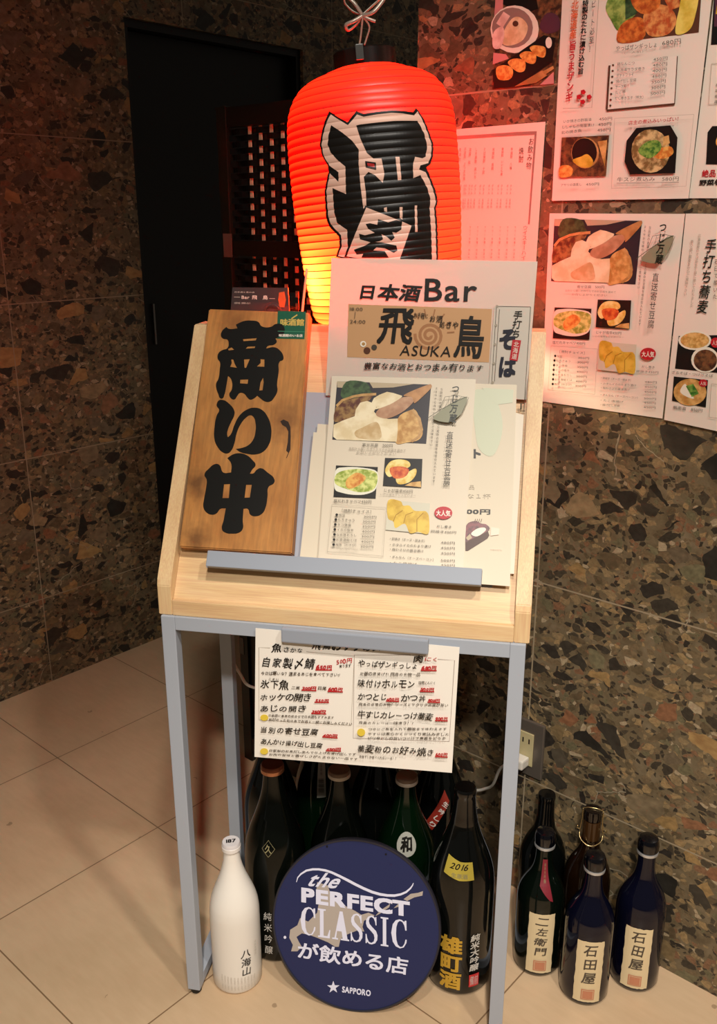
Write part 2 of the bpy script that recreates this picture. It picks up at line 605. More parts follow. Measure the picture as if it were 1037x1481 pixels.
def elements(el):
    """-> list of parts: (name, [(verts2d, faces, material key)])"""
    parts = []
    for e in el:
        if e[0] == '#':
            parts.append((e[1], []))
            continue
        if not parts:
            parts.append(('lettering', []))
        pr = lambda L: [(L[i] * 1e-5, L[i + 1] * 1e-5) for i in range(0, len(L), 2)]
        if e[0] == 'P':
            q = pr(e[2])
            v, f = fill(soften(q) if e[1] in SOFT and 5 <= len(q) < 18 else q)
        elif e[0] == 'L':
            v, f = stroke(pr(e[3]), e[2] * 1e-5)
        elif e[0] in 'TS':
            (ax, ay), (bx, by), (cx, cy) = pr(e[3] if e[0] == 'T' else e[2])
            u, f = line_geo(e[2], e[4], e[5]) if e[0] == 'T' else serif_word('CLASSIC')
            v = [(ax + p * (bx - ax) + q * (cx - ax), ay + p * (by - ay) + q * (cy - ay), lv) for p, q, lv in u]
        else:
            (ax, ay), (bx, by) = pr(e[3])
            wd = e[4] * 1e-5
            ln = math.hypot(bx - ax, by - ay)
            dx, dy = (bx - ax) / ln, (by - ay) / ln
            rx, ry = -dy, dx
            cell = ln / len(e[2])
            v, f = [], []
            for i, ch in enumerate(e[2]):
                if ch in ' 　':
                    continue
                g, gf = glyphs(ch, e[5])
                b = len(v)
                for px, py, lv in g:
                    x, y = px - 0.5, py - 0.38
                    if ch in 'ー（）！':
                        if ch != '！':
                            x, y = y, -x
                    if e[6] == 1:
                        x += y * 0.1
                    t = cell * (i + 0.5) - y * min(cell * 0.98, wd * 1.25)
                    v.append((ax + dx * t + rx * x * wd, ay + dy * t + ry * x * wd, lv))
                f += [tuple(q + b for q in k) for k in gf]
        if v:
            parts[-1][1].append((v, f, e[1]))
    return [p for p in parts if p[1]]


def flat_parts(el, parent, z0=0.0003, dz=0.00008):
    z = z0
    for name, items in elements(el):
        V, F, FM, keys = [], [], [], []
        for v, f, key in items:
            z += dz
            if key not in keys:
                keys.append(key)
            F += [tuple(i + len(V) for i in q) for q in f]
            FM += [keys.index(key)] * len(f)
            V += [(p[0], p[1], z + (p[2] if len(p) > 2 else 0)) for p in v]
        # face the viewer side (+z)
        G = []
        for q in F:
            a, b, c = (Vector(V[q[k]]) for k in range(3))
            G.append(q if (b - a).cross(c - a).z >= 0 else q[::-1])
        link_mesh(name, V, G, [M(k) for k in keys], parent, FM)


def frame(o, ex, ey, n):
    ex, ey, n = Vector(ex).normalized(), Vector(ey).normalized(), Vector(n).normalized()
    return Matrix(((ex.x, ey.x, n.x, o[0]), (ex.y, ey.y, n.y, o[1]), (ex.z, ey.z, n.z, o[2]), (0, 0, 0, 1)))


def sheet(name, key, axes, label, cat, mat, group=None, t=0.0006, lift=0.0, bevel=0.0):
    d = DATA[key]
    ex, ey, n = axes
    o = Vector(d['o']) + Vector(n) * lift
    bm = bmesh.new()
    prism(bm, [tuple(p) for p in d['out']][::-1], -t, 0)
    if bevel:
        bmesh.ops.bevel(bm, geom=bm.edges[:], offset=bevel, segments=3, affect='EDGES')
    r = from_bm(name, bm, mat)
    r.matrix_world = frame(o, ex, ey, n)
    tag(r, label, cat, group)
    flat_parts(d['el'], r)
    return r


def wrap_parts(el, parent, rfun, r0, eps=0.0004, dstep=0.0012, ang0=0.0, ds=0.004, dz=0.004, names=None):
    """lay flat artwork (arc length, height) round a surface of revolution"""
    lift = eps
    for name, items in elements(el):
        bmA = bmesh.new()
        keys, lay = [], []
        for v, f, key in items:
            lift += dstep
            bm = bmesh.new()
            vs = [bm.verts.new((p[0], p[1], p[2] if len(p) > 2 else 0)) for p in v]
            for q in f:
                try:
                    bm.faces.new([vs[i] for i in q])
                except ValueError:
                    pass
            x0, x1 = min(p[0] for p in v), max(p[0] for p in v)
            y0, y1 = min(p[1] for p in v), max(p[1] for p in v)
            for axis, lo, hi, st in ((0, x0, x1, ds), (1, y0, y1, dz)):
                c = math.ceil(lo / st + 1e-6)
                while c * st < hi - 1e-6:
                    nr = (1, 0, 0) if axis == 0 else (0, 1, 0)
                    pt = (c * st, 0, 0) if axis == 0 else (0, c * st, 0)
                    bmesh.ops.bisect_plane(bm, geom=bm.verts[:] + bm.edges[:] + bm.faces[:], plane_co=pt, plane_no=nr, dist=1e-7)
                    c += 1
            for vv in bm.verts:
                s, z = vv.co.x, vv.co.y
                a = ang0 + s / r0
                r = rfun(z) + lift + vv.co.z
                vv.co = (r * math.sin(a), -r * math.cos(a), z)
            if key not in keys:
                keys.append(key)
            for fc in bm.faces:
                fc.material_index = keys.index(key)
            me = bpy.data.meshes.new('artwork')
            bm.to_mesh(me); bm.free()
            bmA.from_mesh(me)
            bpy.data.meshes.remove(me)
        me = bpy.data.meshes.new(name)
        bmesh.ops.recalc_face_normals(bmA, faces=bmA.faces)
        bmA.to_mesh(me); bmA.free()
        for k in keys:
            me.materials.append(M(k))
        o = bpy.data.objects.new(name, me)
        COL.objects.link(o)
        o.parent = parent


def rotz(loc, deg):
    return Matrix.Translation(Vector(loc)) @ Matrix.Rotation(math.radians(deg), 4, 'Z')


DATA = {}
# Measured layout of every printed or painted surface: o = corner in metres, out = outline, el = artwork
# (P polygon, L line, T line of writing, V column of writing; coordinates in 1/100 mm on the sheet itself)
DATA['tofu_wall']={"o":[0.27881,1.39398,1.18668],"out":[[0.0,0.0],[0.20242,-0.00131],[0.20087,-0.2761],[0.00564,-0.27654]],"el":[["#","photograph"],["P","navy",[882,-785,14373,-1022,14255,-9444,969,-9542]],["P","beige",[5675,-864,11960,-989,9145,-1547,6238,-1697]],["P","beige",[882,-785,2333,-844,2080,-1791,969,-1731]],["P","leafdark",[2248,-845,5098,-876,5938,-2041,5994,-2712,1882,-3333]],["P","stew",[1077,-4721,2097,-3838,4864,-2995,6335,-2871,4550,-5108,3796,-5975,1113,-6925]],["L","bamboo",373,[1146,-4549,1913,-3673,3537,-3032,5008,-2738,6804,-2607]],["P","broth",[10128,-6057,11613,-4857,12547,-4824,13279,-6415,13697,-8004,13152,-8992,11635,-9425,10073,-9476]],["L","bamboo",376,[12069,-4678,13091,-5938,13541,-7530,13195,-8509,12246,-9280]],["P","tofu",[983,-7353,2191,-6711,3962,-5968,4039,-4958,4614,-3929,5580,-3648,6255,-3878,6526,-3201,7298,-2678,8314,-2234,9210,-2378,10513,-2757,9318,-3783,6960,-4523,6691,-5198,7392,-5835,8866,-6189,10128,-6057,10252,-7682,10224,-9387,6558,-9466,1609,-9525,1064,-9117]],["P","tofub",[4167,-8297,5570,-7402,7136,-6672,7872,-7793,7818,-9106,4902,-9173]],["P","spoon",[7055,-5683,7311,-4844,8686,-3886,10531,-3004,11783,-2887,12143,-3532,10987,-4879,9477,-5837,8221,-6133]],["P","spoonb",[10671,-2753,11724,-2066,13839,-1115,14360,-1055,14309,-1676,12466,-3685,12143,-3532,11783,-2887]],["P","tofu",[6826,-4861,7271,-4346,8653,-3472,10519,-2840,9321,-3816,7775,-4579]],["#","photograph"],["P","black",[1897,-13301,7906,-13144,7953,-17573,1942,-17837]],["P","plate",[1916,-14034,3148,-13495,5570,-13381,7901,-13861,7900,-16159,6680,-17047,4949,-17316,3157,-17174,1993,-16623]],["P","cabbage",[2009,-14678,3189,-13946,5588,-13589,7820,-14026,7713,-16174,5870,-16875,3920,-16632,2064,-15971]],["P","carrot",[3630,-15208,4993,-14144,6322,-14690,5769,-15689,4548,-16423,3730,-16326]],["#","photograph"],["P","black",[8807,-11786,13917,-11618,14051,-15600,8822,-15709]],["P","potato",[9507,-12348,10653,-11882,11982,-12039,12325,-12764,11065,-13448,9670,-14446,8951,-13594]],["P","potato",[10549,-14382,11679,-13853,13066,-13013,13186,-13895,12343,-14994,10915,-15340]],["P","roe",[9577,-13249,11020,-12851,12213,-13219,11712,-14298,10268,-14552]],["P","broth",[11799,-15480,12630,-14972,13904,-14729,14018,-15544]],["#","photograph"],["P","beige2",[9725,-17662,15328,-17635,15418,-21739,9671,-21773]],["P","egg",[9727,-17692,11383,-17673,11799,-18244,12611,-18173,13320,-18787,14272,-18776,14928,-18791,15343,-19571,15402,-21711,14034,-21630,12956,-21889,12204,-20694,10994,-21414,10628,-20545,9840,-20091]],["L","eggd",106,[12051,-20633,12263,-19486,13190,-19024]],["L","eggd",105,[13890,-21644,13769,-19944,14577,-18972]],["L","eggd",107,[10628,-20545,10931,-19610,11776,-18927]],["#","lettering"],["P","red",[18313,-18659,18272,-18926,18124,-19178,17880,-19389,17566,-19540,17210,-19616,16849,-19609,16516,-19518,16245,-19354,16063,-19131,15988,-18872,16028,-18602,16179,-18349,16426,-18136,16744,-17985,17101,-17911,17463,-17921,17794,-18014,18061,-18179,18240,-18402]],["T","paper","大人気",[16259,-19263,18104,-19164,16205,-18452],0.02,0],["T","grey","だし巻き",[16431,-20797,18299,-20713,16436,-20428],0.0,0],["T","grey","卵焼き450円",[15690,-21505,18941,-21347,15696,-21165],0.0,0],["T","grey","・卵焼き（チーズ・明太子）",[10373,-23055,14993,-22903,10376,-22709],0.0,0],["T","grey","480円",[17106,-22851,18873,-22747,17087,-22547],0.0,0],["T","grey","・ホタルイカのたまり漬け",[10437,-23872,15870,-23541,10440,-23527],0.0,0],["T","grey","450円",[17151,-23545,18915,-23436,17131,-23242],0.0,0],["T","grey","・梅わさびの醤油漬け",[10485,-24494,14942,-24259,10488,-24150],0.0,0],["T","grey","450円",[17197,-24252,18958,-24138,17177,-23949],0.0,0],["T","grey","・ぎんなん（チーズベーコン）",[10564,-25497,16297,-25241,10567,-25155],0.0,0],["T","grey","500円",[17257,-25186,19015,-25065,17238,-24884],0.0,0],["T","grey","・たこ唐揚げ",[10627,-26306,14206,-26114,10630,-25965],0.0,0],["T","grey","450円",[17297,-25802,19052,-25677,17278,-25501],0.0,0],["T","grey","・揚げだし豆腐",[10678,-26966,13675,-26777,10682,-26625],0.0,0],["T","grey","450円",[17339,-26445,19091,-26316,17319,-26145],0.0,0],["T","grey","寄せ豆腐　500円",[5494,-10345,9784,-10219,5457,-9919],0.0,0],["T","grey2","当別から届いた作りたてのお豆腐を温めて",[3611,-10928,11597,-10770,3614,-10616],0.0,0],["T","grey2","お召し上がりください",[4739,-11420,10311,-11269,4743,-11110],0.0,0],["T","grey","塩だれキャベツ450円",[2076,-18682,7458,-18367,2061,-18194],0.0,0],["T","grey","じゃが塩辛450円",[9100,-16586,12967,-16451,9094,-16138],0.0,0],["T","grey2","いかの塩辛とじゃがバター",[8578,-17106,13399,-16885,8588,-16866],0.0,0],["L","lgrey",43,[1887,-18977,9535,-18766]],["L","lgrey",43,[1887,-18977,1856,-25646]],["L","lgrey",43,[1856,-25646,9663,-25385]],["L","lgrey",41,[9535,-18766,9663,-25385]],["T","grey","［焼酎チョイス］",[3422,-19901,7532,-19727,3412,-19490],0.0,0],["P","ink",[2920,-20386,2903,-20483,2838,-20559,2743,-20594,2643,-20578,2565,-20515,2530,-20422,2548,-20324,2613,-20248,2708,-20213,2808,-20230,2885,-20293]],["T","grey","枝豆",[3021,-20568,3942,-20564,3002,-20213],0.0,0],["T","grey","300円",[6576,-20464,8327,-20379,6562,-20141],0.0,0],["P","ink",[2858,-21076,2841,-21174,2776,-21250,2681,-21285,2581,-21269,2503,-21206,2468,-21114,2486,-21016,2550,-20940,2646,-20905,2745,-20921,2823,-20984]],["T","grey","もろきゅう",[2959,-21258,5332,-21111,2940,-20904],0.0,0],["T","grey","300円",[6498,-21147,8248,-21057,6484,-20824],0.0,0],["P","ink",[2853,-21774,2835,-21872,2771,-21948,2676,-21983,2576,-21967,2498,-21905,2463,-21812,2481,-21715,2545,-21639,2640,-21604,2740,-21620,2818,-21682]],["T","grey","タコ唐揚",[2953,-21955,4915,-21842,2935,-21602],0.0,0],["T","grey","350円",[6515,-21832,8264,-21737,6501,-21510],0.0,0],["P","ink",[2848,-22484,2831,-22581,2767,-22657,2672,-22693,2572,-22677,2495,-22615,2460,-22523,2477,-22426,2542,-22349,2637,-22314,2736,-22330,2814,-22392]],["T","grey","イカの塩辛",[2949,-22664,5317,-22505,2930,-22312],0.0,0],["T","grey","400円",[6507,-22531,8254,-22432,6493,-22210],0.0,0],["P","ink",[2872,-23189,2855,-23286,2790,-23362,2696,-23398,2596,-23383,2519,-23321,2484,-23229,2501,-23132,2566,-23056,2660,-23021,2760,-23036,2837,-23098]],["T","grey","なめ茸おろし",[2973,-23369,5785,-23156,2954,-23018],0.0,0],["T","grey","300円",[6513,-23227,8257,-23124,6499,-22907],0.0,0],["P","ink",[2883,-23908,2866,-24004,2801,-24081,2707,-24116,2608,-24101,2530,-24040,2495,-23949,2512,-23852,2577,-23775,2672,-23740,2771,-23755,2848,-23816]],["T","grey","お茶漬鮭とば",[2983,-24087,5914,-23853,2965,-23736],0.0,0],["T","grey","400円",[6506,-23937,8248,-23828,6492,-23618],0.0,0],["P","ink",[2893,-24611,2876,-24707,2811,-24784,2717,-24820,2618,-24805,2540,-24744,2505,-24653,2523,-24556,2587,-24480,2682,-24444,2781,-24459,2858,-24520]],["T","grey","梅茶（わさび）",[2993,-24789,5866,-24554,2974,-24440],0.0,0],["T","grey","300円",[6498,-24631,8238,-24518,6484,-24313],0.0,0],["T","grey2","（＋100円で味付けできます）",[3217,-25250,6222,-25049,3210,-25022],0.0,0],["V","grey","当別町の老舗豆腐店つじ万蔵のお豆腐を毎日仕入れています",[15859,-1654,15668,-14956],362,0.0,0],["V","grey","まろやかな味わいをぜひご賞味下さい",[15174,-1550,15002,-10003],341,0.0,0],["P","leaf",[15063,-5865,15955,-4879,17335,-3763,19267,-2876,18742,-5131,17385,-6360,16618,-6511,15372,-6268]],["L","leafl",91,[14336,-5989,15947,-4761,17771,-3631,19267,-2876]],["L","leafl",68,[15876,-4525,16392,-2958,17938,-2736,19492,-2987,18742,-5131]],["L","leafl",45,[16386,-4626,16876,-3540,16950,-2942]],["L","leafl",45,[16975,-4226,17420,-3345,17506,-2926]],["L","leafl",45,[17561,-3827,17963,-3151,18059,-2911]],["L","leafl",44,[18145,-3430,18503,-2957,18609,-2895]],["V","inkgreen","つじ万蔵",[17729,-1133,17624,-6644],1057,0.02,1],["V","ink","直送寄せ豆腐",[17381,-7710,17369,-15227],980,0.0,0]]}
DATA['tofu_stand']={"o":[-0.03719,1.26507,0.97012],"out":[[0.0,0.0],[0.19995,0.00185],[0.20096,-0.2782],[0.00856,-0.26805]],"el":[["#","photograph"],["P","navy",[838,-752,13992,-806,13960,-9283,1023,-9270]],["P","beige",[5409,-766,11573,-806,8795,-1398,5962,-1580]],["P","beige",[838,-752,2211,-790,1982,-1718,932,-1671]],["P","leafdark",[2131,-792,4853,-784,5676,-1922,5738,-2584,1812,-3225]],["P","stew",[1068,-4582,2022,-3716,4653,-2872,6070,-2738,4375,-4949,3663,-5800,1128,-6726]],["L","bamboo",368,[1131,-4414,1846,-3557,3382,-2919,4788,-2618,6521,-2473]],["P","broth",[9811,-5879,11269,-4679,12199,-4642,12948,-6237,13384,-7833,12847,-8821,11339,-9242,9794,-9280]],["L","bamboo",372,[11721,-4498,12755,-5759,13223,-7357,12885,-8337,11945,-9102]],["P","tofu",[1011,-7142,2144,-6520,3822,-5794,3884,-4804,4422,-3792,5349,-3509,6003,-3732,6258,-3062,7001,-2538,7988,-2089,8867,-2223,10155,-2589,8989,-3620,6694,-4365,6440,-5032,7128,-5661,8572,-6011,9811,-5879,9950,-7497,9941,-9193,6359,-9242,1626,-9259,1108,-8858]],["P","tofub",[4044,-8077,5381,-7204,6889,-6488,7618,-7597,7579,-8896,4759,-8940]],["P","spoon",[6799,-5510,7038,-4681,8370,-3725,10176,-2835,11417,-2708,11782,-3351,10647,-4703,9167,-5660,7940,-5955]],["P","spoonb",[10312,-2584,11349,-1887,13456,-907,13979,-840,13935,-1467,12106,-3502,11782,-3351,11417,-2708]],["P","tofu",[6567,-4699,6994,-4189,8333,-3315,10162,-2671,8992,-3653,7487,-4417]],["#","photograph"],["P","black",[1943,-12937,7709,-12887,7804,-17261,2038,-17348]],["P","plate",[1969,-13651,3132,-13148,5449,-13079,7712,-13596,7737,-15865,6562,-16708,4896,-16925,3182,-16738,2072,-16171]],["P","cabbage",[2065,-14279,3176,-13589,5468,-13284,7635,-13757,7554,-15875,5778,-16517,3903,-16228,2131,-15538]],["P","carrot",[3610,-14830,4902,-13818,6189,-14381,5666,-15350,4501,-16039,3719,-15925]],["#","photograph"],["P","black",[8575,-11558,13642,-11463,13818,-15460,8632,-15443]],["P","potato",[9267,-12126,10392,-11681,11711,-11856,12061,-12586,10816,-13246,9451,-14210,8735,-13351]],["P","potato",[10316,-14165,11429,-13661,12803,-12847,12933,-13732,12102,-14813,10688,-15125]],["P","roe",[9346,-13021,10765,-12651,11954,-13039,11467,-14105,10041,-14328]],["P","broth",[11566,-15286,12388,-14798,13662,-14583,13785,-15403]],["#","photograph"],["P","beige2",[9539,-17400,15127,-17538,15259,-21666,9530,-21470]],["P","egg",[9541,-17430,11176,-17459,11595,-18040,12403,-17994,13117,-18631,14072,-18650,14734,-18687,15162,-19485,15242,-21637,13863,-21500,12785,-21716,12023,-20495,10831,-21166,10459,-20290,9678,-19810]],["L","eggd",105,[11871,-20429,12069,-19293,12990,-18864]],["L","eggd",103,[13718,-21509,13580,-19803,14382,-18857]],["L","eggd",106,[10459,-20290,10749,-19371,11579,-18720]],["#","lettering"],["P","red",[18180,-18665,18141,-18934,17991,-19184,17743,-19390,17423,-19531,17060,-19595,16691,-19575,16351,-19472,16074,-19297,15887,-19067,15809,-18804,15846,-18533,15997,-18282,16246,-18076,16568,-17934,16932,-17870,17302,-17891,17642,-17995,17918,-18171,18103,-18402]],["T","paper","大人気",[16087,-19206,17971,-19169,16024,-18387],0.02,0],["T","grey","だし巻き",[16278,-20757,18186,-20744,16278,-20386],0.0,0],["T","grey","卵焼き450円",[15532,-21441,18853,-21412,15535,-21100],0.0,0],["T","grey","・卵焼き（チーズ・明太子）",[10235,-22769,14842,-22816,10234,-22426],0.0,0],["T","grey","480円",[16986,-22856,18796,-22828,16963,-22548],0.0,0],["T","grey","・ホタルイカのたまり漬け",[10306,-23581,15735,-23496,10306,-23240],0.0,0],["T","grey","450円",[17039,-23558,18846,-23528,17016,-23251],0.0,0],["T","grey","・梅わさびの醤油漬け",[10361,-24200,14804,-24174,10360,-23859],0.0,0],["T","grey","450円",[17092,-24272,18897,-24241,17069,-23966],0.0,0],["T","grey","・ぎんなん（チーズベーコン）",[10449,-25198,16186,-25225,10448,-24859],0.0,0],["T","grey","500円",[17163,-25217,18965,-25183,17140,-24912],0.0,0],["T","grey","・たこ唐揚げ",[10520,-26003,14082,-25995,10519,-25665],0.0,0],["T","grey","450円",[17210,-25840,19009,-25805,17187,-25536],0.0,0],["T","grey","・揚げだし豆腐",[10578,-26659,13555,-26630,10577,-26322],0.0,0],["T","grey","450円",[17259,-26491,19055,-26453,17236,-26187],0.0,0],["T","grey","寄せ豆腐　500円",[5341,-10096,9516,-10016,5301,-9678],0.0,0],["T","grey2","当別から届いた作りたてのお豆腐を温めて",[3543,-10647,11315,-10585,3542,-10342],0.0,0],["T","grey2","お召し上がりください",[4628,-11143,10048,-11066,4628,-10839],0.0,0],["T","grey","塩だれキャベツ450円",[2174,-18174,7331,-18029,2155,-17700],0.0,0],["T","grey","じゃが塩辛450円",[8913,-16317,12740,-16284,8903,-15873],0.0,0],["T","grey2","いかの塩辛とじゃがバター",[8408,-16818,13177,-16730,8416,-16581],0.0,0],["L","lgrey",43,[1999,-18455,9365,-18488]],["L","lgrey",43,[1999,-18455,2048,-24926]],["L","lgrey",43,[2048,-24926,9562,-25043]],["L","lgrey",40,[9365,-18488,9562,-25043]],["T","grey","［焼酎チョイス］",[3465,-19403,7417,-19372,3452,-19003],0.0,0],["P","ink",[2994,-19859,2979,-19953,2918,-20025,2829,-20055,2734,-20036,2659,-19972,2625,-19880,2640,-19786,2701,-19714,2791,-19684,2886,-19703,2960,-19767]],["T","grey","枝豆",[3092,-20040,3969,-20068,3070,-19694],0.0,0],["T","grey","300円",[6498,-20064,8199,-20042,6481,-19746],0.0,0],["P","ink",[2943,-20529,2928,-20623,2867,-20695,2778,-20725,2683,-20706,2608,-20642,2574,-20551,2589,-20457,2650,-20385,2740,-20354,2835,-20374,2909,-20438]],["T","grey","もろきゅう",[3041,-20710,5306,-20653,3019,-20364],0.0,0],["T","grey","300円",[6431,-20731,8129,-20708,6414,-20414],0.0,0],["P","ink",[2946,-21208,2931,-21302,2870,-21373,2781,-21404,2686,-21385,2612,-21321,2577,-21230,2593,-21136,2653,-21064,2743,-21034,2838,-21053,2912,-21117]],["T","grey","タコ唐揚",[3044,-21388,4914,-21353,3022,-21043],0.0,0],["T","grey","350円",[6455,-21404,8152,-21380,6438,-21088],0.0,0],["P","ink",[2950,-21898,2935,-21992,2875,-22063,2785,-22094,2691,-22075,2616,-22011,2582,-21921,2597,-21827,2658,-21755,2747,-21725,2842,-21744,2916,-21807]],["T","grey","イカの塩辛",[3048,-22078,5308,-22017,3026,-21734],0.0,0],["T","grey","400円",[6455,-22091,8150,-22064,6438,-21775],0.0,0],["P","ink",[2981,-22585,2966,-22679,2905,-22750,2816,-22780,2722,-22762,2647,-22698,2613,-22608,2628,-22514,2689,-22443,2778,-22412,2873,-22431,2947,-22494]],["T","grey","なめ茸おろし",[3078,-22764,5765,-22674,3057,-22421],0.0,0],["T","grey","300円",[6468,-22775,8161,-22747,6451,-22460],0.0,0],["P","ink",[3000,-23284,2984,-23377,2924,-23449,2835,-23479,2741,-23461,2666,-23398,2632,-23307,2648,-23214,2708,-23143,2797,-23112,2892,-23131,2966,-23194]],["T","grey","お茶漬鮭とば",[3097,-23463,5897,-23363,3075,-23121],0.0,0],["T","grey","400円",[6469,-23471,8160,-23441,6452,-23157],0.0,0],["P","ink",[3017,-23968,3002,-24062,2941,-24133,2852,-24163,2758,-24145,2684,-24082,2650,-23992,2665,-23899,2726,-23827,2815,-23797,2909,-23816,2983,-23878]],["T","grey","梅茶（わさび）",[3114,-24146,5859,-24047,3092,-23806],0.0,0],["T","grey","300円",[6469,-24152,8158,-24121,6452,-23839],0.0,0],["T","grey2","（＋100円で味付けできます）",[3332,-24605,6207,-24548,3322,-24383],0.0,0],["V","grey","当別町の老舗豆腐店つじ万蔵のお豆腐を毎日仕入れています",[15504,-1426,15444,-14851],357,0.0,0],["V","grey","まろやかな味わいをぜひご賞味下さい",[14808,-1329,14720,-9852],337,0.0,0],["P","leaf",[14740,-5683,15634,-4687,17031,-3549,19011,-2632,18490,-4933,17108,-6184,16325,-6336,15056,-6090]],["L","leafl",90,[14007,-5809,15625,-4567,17476,-3412,19011,-2632]],["L","leafl",67,[15550,-4329,16060,-2741,17639,-2501,19245,-2744,18490,-4933]],["L","leafl",45,[16071,-4429,16559,-3326,16629,-2720]],["L","leafl",44,[16667,-4021,17114,-3124,17197,-2699]],["L","leafl",44,[17263,-3613,17669,-2923,17765,-2678]],["L","leafl",44,[17859,-3205,18223,-2721,18332,-2657]],["V","inkgreen","つじ万蔵",[17409,-874,17355,-6472],1044,0.02,1],["V","ink","直送寄せ豆腐",[17117,-7553,17179,-15164],968,0.0,0]]}
